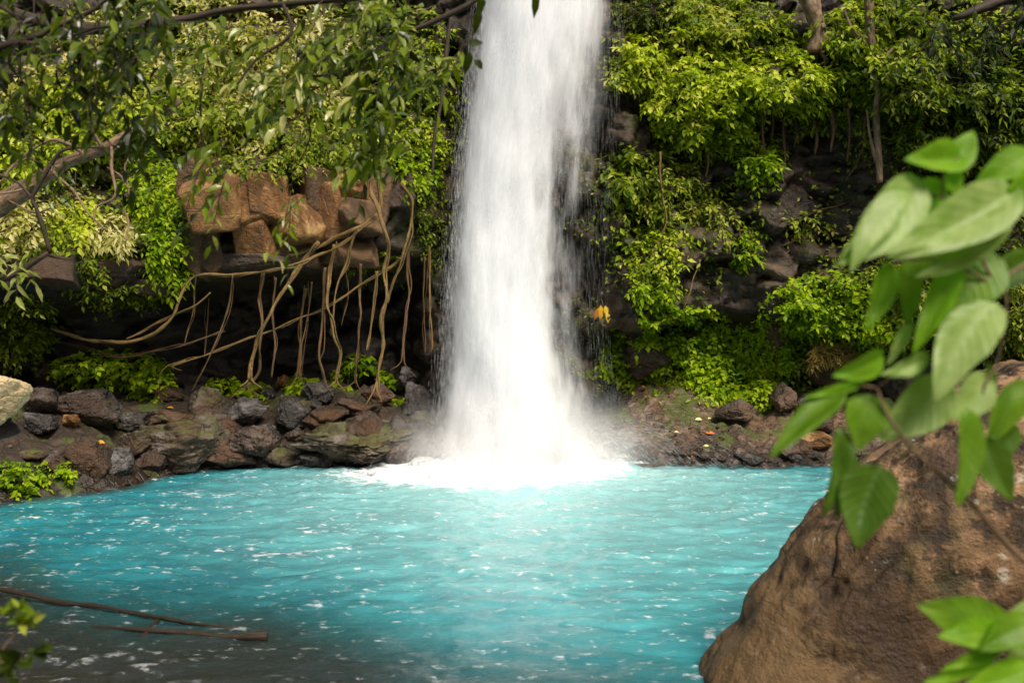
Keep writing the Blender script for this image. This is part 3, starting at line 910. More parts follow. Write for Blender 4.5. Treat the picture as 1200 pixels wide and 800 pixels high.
# ledge of jointed blocks above the cave
for (lab, px, py, hw, hh, mt, dy) in [
    ('orange block jutting furthest from the ledge, topmost on the outer end', 250, 240, 27, 27, 'rock_orange', -.32),
    ('golden block squeezed between the jutting block and the rounded one', 284, 240, 20, 24, 'rock_orange', -.2),
    ('narrow brown column of rock at the outer end of the ledge', 232, 222, 16, 34, 'rock_umber', 0),
    ('dark recessed block under the jutting orange block', 258, 290, 30, 22, 'rock_dark', .2),  # dark material puts the shade of the recess into the block's colour
    ('small brown block low at the outer end of the ledge', 224, 285, 14, 26, 'rock_umber', .05),
    ('rust orange upright block beside the dark recess', 299, 277, 17, 25, 'rock_orange', -.1),
    ('orange rounded block above the upright rust block', 314, 234, 22, 26, 'rock_orange', -.2),
    ('square orange block with smooth face in the middle of ledge', 352, 260, 22, 25, 'rock_orange', -.3),
    ('narrow golden block right against the square smooth one', 385, 252, 16, 25, 'rock_orange', -.22),
    ('short brown column standing in the dark recess', 244, 288, 12, 24, 'rock_umber', .05),
    ('tan block above the square orange block', 372, 222, 26, 19, 'rock_umber', -.05),
    ('brown block tucked beside the thick root', 411, 254, 25, 18, 'rock_umber', -.25),
    ('tan sloping block high on the ledge behind the root', 408, 222, 25, 18, 'rock_orange', -.05),
    ('thin brown slab lowest in the ledge over the cave', 338, 299, 30, 14, 'rock_umber', -.02),
    ('dark brown slab under the ledge near the root fork', 402, 290, 30, 16, 'rock_umber', .05),
    ('brown block at the inner end of the ledge', 440, 222, 18, 24, 'rock_umber', 0),
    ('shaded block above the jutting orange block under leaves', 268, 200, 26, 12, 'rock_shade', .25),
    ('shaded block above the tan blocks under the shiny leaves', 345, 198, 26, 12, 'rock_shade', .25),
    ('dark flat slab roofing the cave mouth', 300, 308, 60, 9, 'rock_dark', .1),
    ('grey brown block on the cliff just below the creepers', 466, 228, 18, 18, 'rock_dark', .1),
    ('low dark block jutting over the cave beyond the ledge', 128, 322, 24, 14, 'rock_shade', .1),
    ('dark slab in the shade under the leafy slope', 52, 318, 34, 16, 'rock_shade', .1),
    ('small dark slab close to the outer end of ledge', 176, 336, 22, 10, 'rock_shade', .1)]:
    Z = CAMH - (py - 400) / F * 17.5
    if hw < 50 and py < 306:
        hw *= 1.16; hh *= 1.22
    y = float(np.interp((px - 600) / F * 17.5, [-11, -8.5, -6, -3.6, -2.6], [14.6, 16.2, 17.4, 18.3, 18.7])) + dy * 1.7 + (.35 if mt == 'rock_dark' and py > 250 and hw < 60 else 0)
    rock('rock_block', lab, px, py, hw, hh, mt, y=y, blocky=.80, rough=.016, planes=5, turn=rng.normal(0, .4), cut=(.76, 1.0), depth=1.15, cat='rock block')

# ------------------------------------------------------------------ great tan boulder on the near shore
by = 6.6
sil = [(1322, 470), (1260, 431), (1200, 423), (1159, 436), (1111, 462), (1072, 505), (1032, 540), (990, 578), (957, 609), (905, 672), (866, 732), (821, 784), (808, 849), (910, 952), (1113, 919), (1297, 919), (1385, 787), (1390, 620)]
cpx, cpy = 1150, 740
ang = np.unwrap(np.array([math.atan2(cpy - b, a - cpx) for a, b in sil]))
rads = np.array([math.hypot(a - cpx, cpy - b) for a, b in sil])
th = np.mod(ang, 2 * np.pi); o_ = np.argsort(th)
d, f = ico(7)
tv = np.mod(np.arctan2(d[:, 2], d[:, 0]), 2 * np.pi)
R = np.interp(tv, np.concatenate([th[o_] - 2 * np.pi, th[o_], th[o_] + 2 * np.pi]), np.tile(rads[o_], 3)) * by / F
hr = np.hypot(d[:, 0], d[:, 2])
sq = hr ** .62
v = np.stack([np.cos(tv) * R * sq, np.sign(d[:, 1]) * np.abs(d[:, 1]) ** .8 * np.where(d[:, 1] < 0, .95, .75), np.sin(tv) * R * sq], -1)
nv = unit(v / np.array([2, 1.7, 2]))
along = np.array([.62, 0, .78])      # ribs run up the sloping shoulder
across = np.array([-.78, 0, .62])
ca = v @ along; cb = v @ across
rib = fbm(np.stack([ca * .7, v[:, 1] * 2.2, cb * 3.6], -1) + 5, 4, .55)
disp = .04 * fbm(v * .9 + 3, 3) + (.025 + .02 * sstep(-.6, -1.6, v[:, 0] - .3 * v[:, 2])) * rib + .02 * fbm(v * 4 + 11, 4, .6)
w1, w2, wc, _ = worley(np.stack([ca * .8, v[:, 1] * 1.5, cb * 1.8], -1))
disp = disp + .03 * (wc - .5) - .02 * sstep(.05, 0, w2 - w1)
v = v + nv * disp[:, None]
g = Geo(); g.add(v, [f])


def boulder_material():
    m = M('tan weathered boulder')
    p = m.pos(obj=True)
    n1 = m.noise(p, 1.1, 5, .62, .3); n2 = m.noise(p, 5.0, 7, .68); n3 = m.noise(p, 30, 5, .62)
    pr = m.n('ShaderNodeMapping', {'Vector': p}); pr.inputs['Rotation'].default_value = (0, .9, 0); pr.inputs['Scale'].default_value = (1.1, 1.4, 2.3)
    rb = m.noise(pr.outputs[0], 1.5, 7, .7, .6)
    col = m.ramp(m.math('ADD', m.math('MULTIPLY', n2, .5), m.math('MULTIPLY', rb, .5)), [(.38, (.014, .008, .003)), (.47, (.052, .028, .009)), (.56, (.115, .063, .023)), (.67, (.27, .16, .07))])
    s = m.sep(p)
    # paler patches on the upper, outer part
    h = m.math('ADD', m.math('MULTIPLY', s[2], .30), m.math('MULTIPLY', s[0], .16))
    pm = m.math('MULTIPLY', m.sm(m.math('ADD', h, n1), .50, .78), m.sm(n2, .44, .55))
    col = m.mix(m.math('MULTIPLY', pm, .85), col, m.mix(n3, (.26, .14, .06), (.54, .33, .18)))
    st = m.sm(m.noise(m.pos(obj=True, scale=(2.0, 2.2, .5)), 1.3, 5, .65), .46, .62)
    col = m.mix(m.math('MULTIPLY', st, .8), col, (.030, .019, .012))
    gm = m.math('MULTIPLY', m.sm(m.noise(p, 2.3, 4), .54, .68), .45)
    col = m.mix(gm, col, (.085, .075, .020))
    lw = m.noise(p, 3.1, 4, .7)
    li = m.math('MULTIPLY', m.sm(m.voro(p, 5.5), .26, .16), m.sm(lw, .52, .58))
    col = m.mix(m.math('MULTIPLY', m.math('MULTIPLY', li, m.sm(n3, .35, .55)), .7), col, (.52, .47, .38))
    dots = m.math('MULTIPLY', m.sm(m.voro(p, 13), .14, .09), m.sm(m.noise(p, 1.7, 2), .5, .6))
    col = m.mix(m.math('MULTIPLY', dots, .6), col, (.5, .36, .22))
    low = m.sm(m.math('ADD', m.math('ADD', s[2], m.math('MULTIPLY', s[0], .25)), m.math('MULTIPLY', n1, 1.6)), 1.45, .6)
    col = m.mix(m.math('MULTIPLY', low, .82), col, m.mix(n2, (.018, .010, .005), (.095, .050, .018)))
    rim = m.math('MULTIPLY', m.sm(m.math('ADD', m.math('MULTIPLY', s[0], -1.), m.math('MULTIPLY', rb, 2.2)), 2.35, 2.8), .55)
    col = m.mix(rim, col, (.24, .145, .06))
    hh = m.math('ADD', m.math('ADD', n2, m.math('MULTIPLY', n3, .3)), m.math('MULTIPLY', rb, 1.0))
    return m.done(m.bsdf(col, m.ramp(n2, [(.35, .5), (.65, .8)]), m.bump(hh, .8, .07), .4))


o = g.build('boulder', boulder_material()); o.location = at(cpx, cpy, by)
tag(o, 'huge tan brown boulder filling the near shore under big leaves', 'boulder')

# rock at the edge of the frame, its sunlight and shaded underside painted in
rock('boulder', 'tan rock on the near bank with sunlight painted into its colour', -12, 468, 28, 30, 'rock_tan', y=9.2, rough=.05)
rock('boulder', 'dark lower rock standing in for the shaded underside of the tan rock', -16, 505, 28, 18, 'rock_shade', y=9.4, rough=.05)  # dark rock added in place of the shade under the tan one

# ------------------------------------------------------------------ hanging roots over the cave
ROOTS = [
    ('long pale root creeping along under the ledge', [(60, 385), (110, 400), (160, 400), (200, 372), (225, 326), (270, 323), (305, 320), (347, 309), (368, 299), (396, 288), (420, 268)], 3.2, 16.8, 'bark_root'),
    ('thick pale root hugging the ledge blocks', [(446, 190), (444, 243), (431, 262), (410, 272), (389, 281), (368, 292), (340, 300)], 5.0, 17.3, 'bark_root'),
    ('thick root slanting down from the ledge to the boulder pile', [(372, 284), (354, 309), (333, 341), (312, 376), (298, 404), (293, 445)], 3.6, 16.9, 'bark_root'),
    ('straight root with spreading foot above the grey boulders', [(308, 318), (305, 344), (308, 376), (305, 407), (303, 435), (288, 455)], 2.6, 16.9, 'bark_root_dark'),
    ('thin bowed root reaching down towards the creeper', [(272, 322), (266, 365), (252, 404), (238, 432), (225, 458)], 2.0, 16.8, 'bark_root_dark'),
    ('kinked yellow root bending twice before the bank', [(392, 286), (385, 320), (385, 348), (389, 390), (398, 414), (394, 448)], 3.4, 17.0, 'bark_root'),
    ('slender root crossing behind the kinked yellow root', [(416, 268), (406, 309), (396, 334), (391, 372), (388, 392)], 2.2, 17.2, 'bark_root'),
    ('long straight root crossing the cave on a slant', [(470, 302), (459, 313), (417, 337), (382, 360), (354, 372), (319, 386), (252, 411), (200, 428)], 2.2, 17.4, 'bark_root'),
    ('stoutest twisted root hanging from the ledge end to the bank', [(441, 180), (434, 222), (442, 243), (452, 271), (454, 295), (450, 320), (452, 348), (448, 376), (448, 404), (445, 432), (440, 456)], 4.4, 17.1, 'bark_root'),
    ('arched root swinging out beside the creepers and back', [(470, 214), (482, 236), (480, 271), (471, 299), (461, 330), (453, 356)], 2.8, 17.2, 'bark_root'),
    ('plain straight root between the stout root and the fall', [(478, 284), (478, 330), (476, 372), (471, 425)], 2.2, 17.5, 'bark_root_dark'),
    ('upright root in the gap before the stout twisted root', [(423, 310), (420, 344), (422, 376), (419, 422), (417, 448)], 2.5, 17.3, 'bark_root_dark'),
    ('short root ending in mid air beside the stout root', [(442, 318), (438, 362), (431, 410)], 1.9, 17.2, 'bark_root'),
    ('brown root with a forked foot beside the kinked root', [(381, 312), (380, 355), (377, 390), (375, 421), (381, 450)], 2.9, 17.0, 'bark_root_dark'),
    ('paired brown root deep in the cave', [(358, 338), (352, 376), (350, 440)], 2.2, 17.6, 'bark_root_dark'),
    ('brown root standing beside the paired root', [(364, 330), (360, 372), (354, 410), (352, 442)], 1.7, 17.5, 'bark_root_dark'),
    ('thin reddish root near the straight root', [(322, 326), (319, 372), (322, 404), (318, 442)], 2.0, 17.3, 'bark_root_dark'),
    ('wisp of root hanging at the outer end of the cave', [(231, 326), (226, 365), (217, 404)], 1.5, 17.0, 'bark_root_dark'),
    ('short slanting root at the outer end of the cave', [(150, 398), (200, 370), (228, 358), (245, 342)], 2.2, 16.9, 'bark_root'),
    ('yellowish root nearest the falling water', [(504, 288), (503, 337), (506, 410)], 1.8, 17.9, 'bark_root'),
    ('dim root hanging just behind the yellowish root', [(498, 300), (497, 350), (499, 415)], 1.2, 18.3, 'bark_root_dark'),
    ('faint thin root in the dark middle of the cave', [(245, 350), (241, 390), (239, 418)], 1.2, 17.8, 'bark_root_dark'),
    ('low root running along the bank toward the dark boulder', [(20, 398), (80, 402), (140, 418), (215, 404), (262, 388)], 1.5, 17.4, 'bark_root_dark'),
    ('thin stray root fork hanging by the slender root', [(402, 300), (408, 340), (402, 380)], 1.2, 17.4, 'bark_root_dark'),
]
for (lab, pts, wpx, y, mt) in ROOTS:
    pts = np.array(pts, float)
    yy = y + .12 * np.sin(np.arange(len(pts)) * 1.7)
    P = at(pts[:, 0], pts[:, 1], yy)
    g = Geo()
    r = wpx * rng.uniform(.45, .68) * y / F
    add_tube(g, P, [r * 1.1, r, r * .9, r * .85, r * .7], 8, .06, .035, .35)
    add_tube(g, P + np.array([r * .5, -.6 * r, 0]), [r * .35, r * .5, r * .45, r * .4, r * .3], 6, .07, .07, .25)
    if wpx > 2.1 and pts[-1, 1] > 400:
        for s in (-1, 1):
            e = P[-1] + np.array([s * rng.uniform(.1, .35), -.15, -rng.uniform(.1, .3)])
            add_tube(g, [P[-2] * .35 + P[-1] * .65, P[-1] * .8 + e * .2 + np.array([0, 0, .02]), e], [r * .6, r * .5, r * .2], 6, .06, .02)
    o = g.build('hanging_root', MAT[mt], loc=P[0])
    tag(o, lab, 'root', 'roots hanging over the cave')

# ------------------------------------------------------------------ plants on the rocks
def in_ellipse(n, cx, cy, rx, ry, power=.55):
    a = rng.uniform(0, 2 * np.pi, n); r = rng.random(n) ** power
    return cx + rx * r * np.cos(a), cy + ry * r * np.sin(a), r


def shrub(name, label, ell, n, leaf, mat, cat='shrub', y=None, bulge=.6, L=.35, K=7, asp=.5, droop=.35, val=(.2, .9), down=.25, group=None, hi=False, stems=9, stemmat='stem', stemr=.014, hang=.3, spread=.9):
    cx, cy, rx, ry = ell
    px, py, r = in_ellipse(n, cx, cy, rx, ry)
    # uneven outline
    wob = 1 + .35 * vnoise(np.stack([np.arctan2(py - cy, px - cx) * 1.6, px * 0 + _seed[0] * 1.3, px * 0], -1)); _seed[0] += 1
    px = cx + (px - cx) * wob; py = cy + (py - cy) * wob
    if y is None:
        B = hit(px, py); yb = B[:, 1]
        anchor = hit([cx], [cy])[0]
        yb = np.minimum(yb, anchor[1] + 1.4)
        yy = yb - rng.uniform(.02, 1, n) * bulge * (1.05 - r ** 2) - .06
    else:
        anchor = at(cx, cy, y + bulge * .5)
        yy = y + bulge * .5 - rng.uniform(0, 1, n) * bulge * (1.1 - r ** 2)
    P = at(px, py, yy)
    D = np.stack([(px - cx) / rx * .8 + rng.normal(0, .35, n), -.55 + rng.normal(0, .3, n), -(py - cy) / ry * .5 - down + rng.normal(0, .35, n)], -1)
    leaf = leaf * (1.08 if cx > 650 else 1.05)
    root = empty(name, anchor)
    tag(root, label, cat, group)
    gl, gs = Geo(), Geo()
    sprays(gl, gs, P - unit(D) * L * .4, D, L, K, leaf, asp, droop, val, hi, hang, r=.005, spread=spread)
    for k in rng.choice(n, min(stems, n), replace=False):
        mid = (anchor + P[k]) / 2 + np.array([rng.normal(0, .08), -.12, .12])
        add_tube(gs, [anchor + np.array([rng.normal(0, .06), .05, rng.normal(0, .06)]), mid, P[k]], [stemr, stemr * .7, stemr * .35], 5, .12, .03)
    gl.build('foliage', MAT[mat], root, smooth=False, loc=anchor)
    gs.build('stem', MAT[stemmat], root, loc=anchor)
    return root


SH = [
    # name, label, ellipse, n, leaf, mat, kwargs      ---- beside the fall, cave side
    ('creeper', 'yellow green creeper draping the cliff edge nearest the falling water', (505, 130, 34, 110), 260, .11, 'leaf_lime', dict(bulge=.35, L=.3)),
    ('creeper', 'lime creeper hanging above the inner end of the ledge', (462, 130, 42, 90), 300, .11, 'leaf_lime', dict(bulge=.4, L=.3)),
    ('creeper', 'small bright creeper dangling over the arched root', (484, 196, 22, 30), 60, .15, 'leaf_bright', dict(bulge=.4, L=.3, asp=.6)),
    ('creeper', 'dim creeper on the shaded wall behind the roots', (440, 310, 26, 22), 45, .12, 'leaf_mid', dict(bulge=.4, val=(.3, .8))),
    ('creeper', 'dusky trailing creeper below the small bright one', (507, 260, 26, 46), 90, .11, 'leaf_mid', dict(bulge=.3, val=(.1, .7))),
    ('shrub', 'bushy green shrub spilling down the slope to the ledge corner', (190, 225, 38, 75), 420, .13, 'leaf_bright', dict(bulge=.8, L=.35)),
    ('shrub', 'shrub tip hanging lowest over the cave mouth', (197, 300, 20, 34), 110, .13, 'leaf_bright', dict(bulge=.7, L=.3)),
    ('shrub', 'yellow leaved shrub behind the thin dark branch', (85, 262, 42, 32), 190, .14, 'leaf_lime', dict(bulge=.7, val=(.5, 1))),
    ('shrub', 'dark leaved bush over the low dark block beside the cave', (95, 300, 34, 30), 140, .12, 'leaf_mid', dict(bulge=.6, val=(.1, .7))),
    ('shrub', 'pale leaved bush at the outer end under the leaning trunk', (20, 262, 44, 44), 200, .15, 'leaf_pale', dict(bulge=.8)),
    ('shrub', 'pale feathery shrub with white leaf backs above the cave', (130, 275, 34, 24), 80, .17, 'leaf_pale', dict(bulge=.9, asp=.34, val=(.5, 1))),
    ('shrub', 'green bush above the leaning trunk', (110, 130, 95, 50), 420, .14, 'leaf_lime', dict(bulge=1.)),
    ('shrub', 'pale bush with painted sunlight on the slope above the ledge', (310, 75, 90, 60), 420, .15, 'leaf_pale', dict(bulge=1.)),  # sunlight carried by the pale leaf colour
    ('shrub', 'light green bush in the sunny gap beside the leaning trunk', (30, 175, 60, 40), 220, .14, 'leaf_lime', dict(bulge=1.)),
    ('shrub', 'mixed green bush below the sunny slope', (240, 135, 55, 40), 240, .14, 'leaf_mid', dict(bulge=.9, val=(.4, 1))),
    ('shrub', 'green bush hanging over the middle of the ledge', (370, 150, 70, 45), 330, .13, 'leaf_mid', dict(bulge=.8, val=(.3, 1))),
    ('creeper', 'leafy fringe hanging over the top of the ledge blocks', (345, 192, 95, 18), 150, .12, 'leaf_mid', dict(bulge=1., val=(.3, 1))),
    ('creeper', 'bright creeper patch on the bank at the cave mouth', (128, 430, 60, 20), 170, .12, 'leaf_bright', dict(val=(.4, 1), bulge=.9, L=.25, asp=.7, down=-.3)),
    ('creeper', 'bright creeper patch tumbling onto the dark boulder', (178, 448, 24, 18), 110, .13, 'leaf_bright', dict(val=(.4, 1), bulge=.8, L=.25, asp=.7, down=-.3)),
    ('creeper', 'dark creeper thicket in the outer corner of the cave', (22, 385, 42, 36), 230, .12, 'leaf_mid', dict(bulge=.6, val=(.2, .8))),
    ('creeper', 'sparse dark creeper under the shaded slabs', (150, 345, 50, 14), 60, .11, 'leaf_mid', dict(bulge=.4)),
    ('herb', 'lush low herb overhanging the pool below the ribbed rocks', (22, 558, 34, 18), 60, .10, 'leaf_bright', dict(val=(.1, .7), bulge=.5, L=.26, asp=.65, down=-.4)),
    ('herb', 'small herb at the ribbed rocks', (76, 548, 11, 10), 24, .12, 'leaf_bright', dict(bulge=.3, L=.22, asp=.7, down=-.4)),
    ('herb', 'lime herb between the mossy cap boulder and grey boulder', (257, 452, 16, 8), 26, .14, 'leaf_bright', dict(bulge=.6, L=.22, asp=.75, down=-.5, val=(.5, 1))),
    ('herb', 'lime herb sprouting above the smooth shiny face', (292, 458, 20, 9), 40, .15, 'leaf_bright', dict(bulge=.6, L=.22, asp=.8, down=-.5, val=(.5, 1))),
    ('herb', 'lime herb beside the topmost shiny boulder', (350, 453, 14, 9), 30, .17, 'leaf_bright', dict(bulge=.6, L=.22, asp=.8, down=-.5, val=(.5, 1))),
    ('herb', 'broad leaved herb between the root feet', (404, 445, 14, 14), 22, .2, 'leaf_bright', dict(bulge=.6, L=.25, asp=.75, down=-.5, val=(.4, 1))),
    ('herb', 'broad leaved herb behind the upright root', (418, 424, 18, 10), 20, .2, 'leaf_bright', dict(bulge=.3, L=.25, asp=.7, down=-.4, val=(0, .6))),
    ('herb', 'little herb at the foot of the stout twisted root', (452, 443, 9, 7), 12, .18, 'leaf_bright', dict(bulge=.2, L=.2, asp=.8, down=-.4)),
    ('herb', 'little herb beside the grey brown block', (464, 470, 9, 7), 12, .15, 'leaf_bright', dict(bulge=.2, L=.2, asp=.8, down=-.4)),
    # ---- far side of the fall
    ('shrub', 'brightest lime shrub hanging beside the top of the fall', (760, 70, 32, 42), 230, .15, 'leaf_lime', dict(bulge=.7, asp=.62, val=(.45, 1))),
    ('shrub', 'big lime shrub bulging from the upper wall', (815, 95, 62, 60), 480, .15, 'leaf_lime', dict(bulge=1.1, asp=.6, val=(.3, 1))),
    ('shrub', 'lower skirt of lime leaves ending in a point on the wall', (840, 145, 50, 36), 300, .15, 'leaf_lime', dict(bulge=1., asp=.6)),
    ('shrub', 'leafy lime bush above the row of hanging rootlets', (925, 100, 58, 36), 330, .15, 'leaf_lime', dict(bulge=.9, asp=.6, val=(.25, .95))),
    ('shrub', 'green bush high above the lime shrub', (850, 22, 70, 36), 300, .15, 'leaf_mid', dict(bulge=.9, asp=.6, val=(.3, 1))),
    ('shrub', 'shaded bush at the top beside the fall', (755, 14, 40, 26), 140, .15, 'leaf_dark', dict(bulge=.7)),
    ('shrub', 'small green bush under the point of lime leaves', (892, 185, 28, 24), 110, .14, 'leaf_bright', dict(bulge=.6, asp=.55, val=(.1, .7))),
    ('creeper', 'large leaved climber at the edge of the mist', (735, 205, 22, 48), 90, .19, 'leaf_mid', dict(bulge=.4, asp=.62, val=(.2, .9))),
    ('creeper', 'green climber below the lime skirt on the dark wall', (785, 225, 44, 48), 170, .13, 'leaf_mid', dict(bulge=.6, val=(.35, 1))),
    ('creeper', 'yellow green climber hanging lower on the dark wall', (765, 290, 30, 44), 150, .12, 'leaf_lime', dict(bulge=.6, val=(.3, .9))),
    ('shrub', 'lime tuft lowest on the wall above the dark slot', (768, 338, 24, 18), 90, .13, 'leaf_bright', dict(bulge=.5, val=(.2, .9))),
    ('creeper', 'thin climber with pale star leaves on the dark wall', (840, 240, 28, 36), 70, .14, 'leaf_mid', dict(bulge=.4, val=(.4, 1))),
    ('herb', 'small tuft on bare rock beyond the climbers', (880, 275, 15, 12), 24, .13, 'leaf_bright', dict(bulge=.3, val=(.1, .7))),
    ('herb', 'small tuft low on the bare rock face', (872, 302, 14, 10), 20, .13, 'leaf_bright', dict(bulge=.3)),
    ('herb', 'lone tuft on the rock near the long thin twig', (948, 262, 24, 14), 28, .13, 'leaf_mid', dict(bulge=.3, val=(.4, 1))),
    ('shrub', 'dark bush beyond the pale hanging trunk', (1075, 70, 85, 70), 460, .15, 'leaf_mid', dict(bulge=1.1, asp=.55, val=(.15, .9))),
    ('shrub', 'lime bush beside the pale hanging trunk', (1000, 45, 50, 45), 260, .15, 'leaf_lime', dict(bulge=.9, asp=.55, val=(.1, .85))),
    ('shrub', 'deep green bush in the shade under the dark limb', (1155, 120, 70, 60), 330, .15, 'leaf_mid', dict(bulge=1., val=(.0, .7))),
    ('shrub', 'green bush low under the pale hanging trunk', (1080, 160, 60, 24), 140, .14, 'leaf_mid', dict(bulge=.7, val=(.2, .9))),
    ('shrub', 'dusky bush behind the big foreground leaves', (1150, 250, 80, 60), 280, .14, 'leaf_dark', dict(bulge=.7, val=(.3, 1))),
    ('creeper', 'bright creeper carpet spreading below the dark slot', (800, 395, 60, 32), 330, .13, 'leaf_bright', dict(bulge=.4, L=.25, asp=.7, down=-.3, val=(.1, .8))),
    ('creeper', 'bright creeper carpet lower on the bank slope', (850, 440, 52, 30), 330, .14, 'leaf_bright', dict(bulge=.4, L=.25, asp=.7, down=-.3, val=(.1, .9))),
    ('herb', 'lime herbs thickest above the bare brown slope', (890, 452, 34, 18), 150, .15, 'leaf_bright', dict(bulge=.5, L=.25, asp=.65, down=-.4, val=(.4, 1))),
    ('creeper', 'creeper mound around the tall brown rock rib', (955, 370, 50, 36), 340, .12, 'leaf_bright', dict(bulge=.6, L=.28, asp=.6, down=-.1, val=(0, .75))),
    ('creeper', 'olive creeper between the mound and the tall boulder', (945, 420, 30, 30), 150, .12, 'leaf_mid', dict(bulge=.4, asp=.6, val=(.3, .9))),
    ('creeper', 'dark creeper on the far bank behind the big leaves', (1090, 330, 80, 45), 360, .12, 'leaf_mid', dict(bulge=.6, val=(.2, .9))),
    ('herb', 'yellow herb flush on the purple grey ledge', (1045, 372, 24, 12), 70, .12, 'leaf_lime', dict(bulge=.3, asp=.7, down=-.4, val=(.6, 1))),
    ('creeper', 'green creeper above the huge tan boulder', (1180, 370, 60, 50), 330, .12, 'leaf_mid', dict(bulge=.6, val=(.3, 1))),
    ('herb', 'small creeper on the wide dark boulder by the fall', (722, 400, 22, 14), 40, .12, 'leaf_bright', dict(bulge=.2, L=.2, asp=.7, val=(0, .6))),
]
for (nm, lab, ell, n, leaf, mt, kw) in SH:
    shrub(nm, lab, ell, n, leaf, mt, cat=nm, **kw)

# background cover that reads as one mass: slope over the ledge, upper wall, cracks
def cover(regions, leaf, mat, name, label, val=(.1, .9), lift=.12):
    g = Geo()
    for (cx, cy, rx, ry, n) in regions:
        px, py, r = in_ellipse(n, cx, cy, rx, ry, .5)
        k = vnoise(np.stack([px / 38, py / 30, px * 0 + 3], -1)) > -.25
        px, py = px[k], py[k]
        P = hit(px, py); m_ = len(P)
        P = P + np.stack([rng.normal(0, .05, m_), -rng.uniform(.0, lift, m_) - .02, rng.normal(0, .05, m_)], -1)
        D = np.stack([rng.normal(0, .7, m_), -.4 + rng.normal(0, .3, m_), -.35 + rng.normal(0, .5, m_)], -1)
        l = leaf * rng.uniform(.6, 1.3, m_)
        add_leaves(g, P, D, np.array([0, -.7, .8]) + rng.normal(0, .4, (m_, 3)), l, l * .55, np.clip(rng.uniform(val[0], val[1], m_), 0, 1))
    return stuff(g.build('undergrowth', MAT[mat], smooth=False), label, 'undergrowth')


cover([(250, 60, 190, 70, 4800), (130, 130, 150, 60, 3200), (310, 130, 110, 50, 2400), (40, 240, 80, 70, 900)], .16, 'leaf_pale', 'undergrowth', 'pale leaves with sunlight painted into their colour, scattered over the slope above the cave', val=(.45, 1))  # pale colour carries the sunlight on the slope
cover([(120, 60, 220, 130, 4600), (330, 60, 200, 110, 3800), (100, 210, 200, 90, 4200), (430, 120, 90, 130, 3200)], .13, 'leaf_mid', 'undergrowth', 'mixed green undergrowth covering the slope above the ledge and cave')
cover([(860, 60, 160, 110, 4200), (1090, 80, 150, 130, 4200), (790, 250, 110, 110, 800), (1000, 200, 200, 70, 700), (1100, 340, 160, 90, 3200)], .13, 'leaf_mid', 'undergrowth', 'green undergrowth clinging to the wall and bank beyond the fall', val=(.15, .95))
cover([(960, 390, 80, 70, 2600), (820, 425, 120, 45, 3800), (900, 445, 60, 30, 900), (1060, 390, 60, 40, 800)], .14, 'leaf_bright', 'undergrowth', 'bright ground cover spreading over the bank slope below the dark slot', val=(.3, 1), lift=.45)
cover([(860, 90, 150, 90, 2600), (1050, 70, 150, 90, 2600), (770, 240, 60, 90, 500)], .17, 'leaf_lime', 'undergrowth', 'light green vine curtain over the upper wall beyond the fall', val=(.0, 1))
cover([(680, 300, 60, 260, 1500), (690, 420, 60, 60, 500), (510, 200, 30, 160, 700)], .10, 'leaf_dark', 'undergrowth', 'dim wet ferns and moss on the cliff behind the falling water', val=(.3, 1))

# moss tufts strip beside the fall and on the slab
g = Geo()
for (cx, cy, rx, ry, n) in ((745, 443, 46, 6, 2600), (640, 430, 40, 20, 900), (800, 447, 40, 8, 1200), (385, 516, 24, 9, 700), (300, 475, 16, 8, 250), (700, 440, 24, 6, 700)):
    px, py, r = in_ellipse(n, cx, cy, rx, ry, .5)
    P = hit(px, py); m_ = len(P)
    P = P + np.array([0, -.02, 0]) + rng.normal(0, .025, (m_, 3))
    add_leaves(g, P, np.stack([rng.normal(0, .5, m_), rng.normal(-.3, .4, m_), rng.uniform(.3, 1, m_)], -1), np.array([0, -1, .4]) + rng.normal(0, .5, (m_, 3)), rng.uniform(.04, .1, m_), .035, rng.uniform(.2, 1, m_))
stuff(g.build('moss', MAT['moss'], smooth=False), 'bright moss lining the rock step beside the fall', 'moss')

# dry grass on the tall boulder
g = Geo()
n = 900
px = rng.uniform(948, 1000, n); py = rng.uniform(402, 424, n) + np.abs(px - 975) * .25
P = at(px, py, rng.uniform(19.0, 19.6, n))
add_leaves(g, P, np.stack([rng.normal(0, .5, n), rng.normal(-.4, .4, n), rng.normal(-.3, .6, n)], -1), rng.normal(0, 1, (n, 3)), rng.uniform(.12, .3, n), .018, rng.uniform(.2, 1, n))
MAT['dry'] = foliage('dry grass blades', [(0, (.10, .065, .012)), (1, (.42, .30, .07))], .7, .3, (1, .9, .5))
stuff(g.build('grass', MAT['dry'], smooth=False), 'dry yellow grass capping the tall boulder', 'grass')

# ------------------------------------------------------------------ trees
def limb(g, pts, r, y, wob=.02, step=.1):
    pts = np.array(pts, float)
    y = np.interp(np.linspace(0, 1, len(pts)), np.linspace(0, 1, len(np.atleast_1d(y))), np.atleast_1d(y))
    P = at(pts[:, 0], pts[:, 1], y)
    rr = np.atleast_1d(np.array(r, float)) * np.mean(y) / F
    add_tube(g, P, rr, 8, step, wob, .12)
    return P


def crown(gl, gs, region, n, y, leaf, L, K, D, asp=.34, droop=.5, val=(.1, .9), hang=.3, hi=True, spread=.95):
    cx, cy, rx, ry = region
    px, py, r = in_ellipse(n, cx, cy, rx, ry, .5)
    keep = vnoise(np.stack([px / 55, py / 45, px * 0 + 8], -1)) > -.3
    px, py = px[keep], py[keep]
    P = at(px, py, rng.uniform(y[0], y[1], len(px)))
    Dn = np.asarray(D, float) + rng.normal(0, .35, (len(px), 3))
    sprays(gl, gs, P - unit(Dn) * L * .5, Dn, L, K, leaf, asp, droop, val, hi, hang, r=.005, spread=spread)
    return P


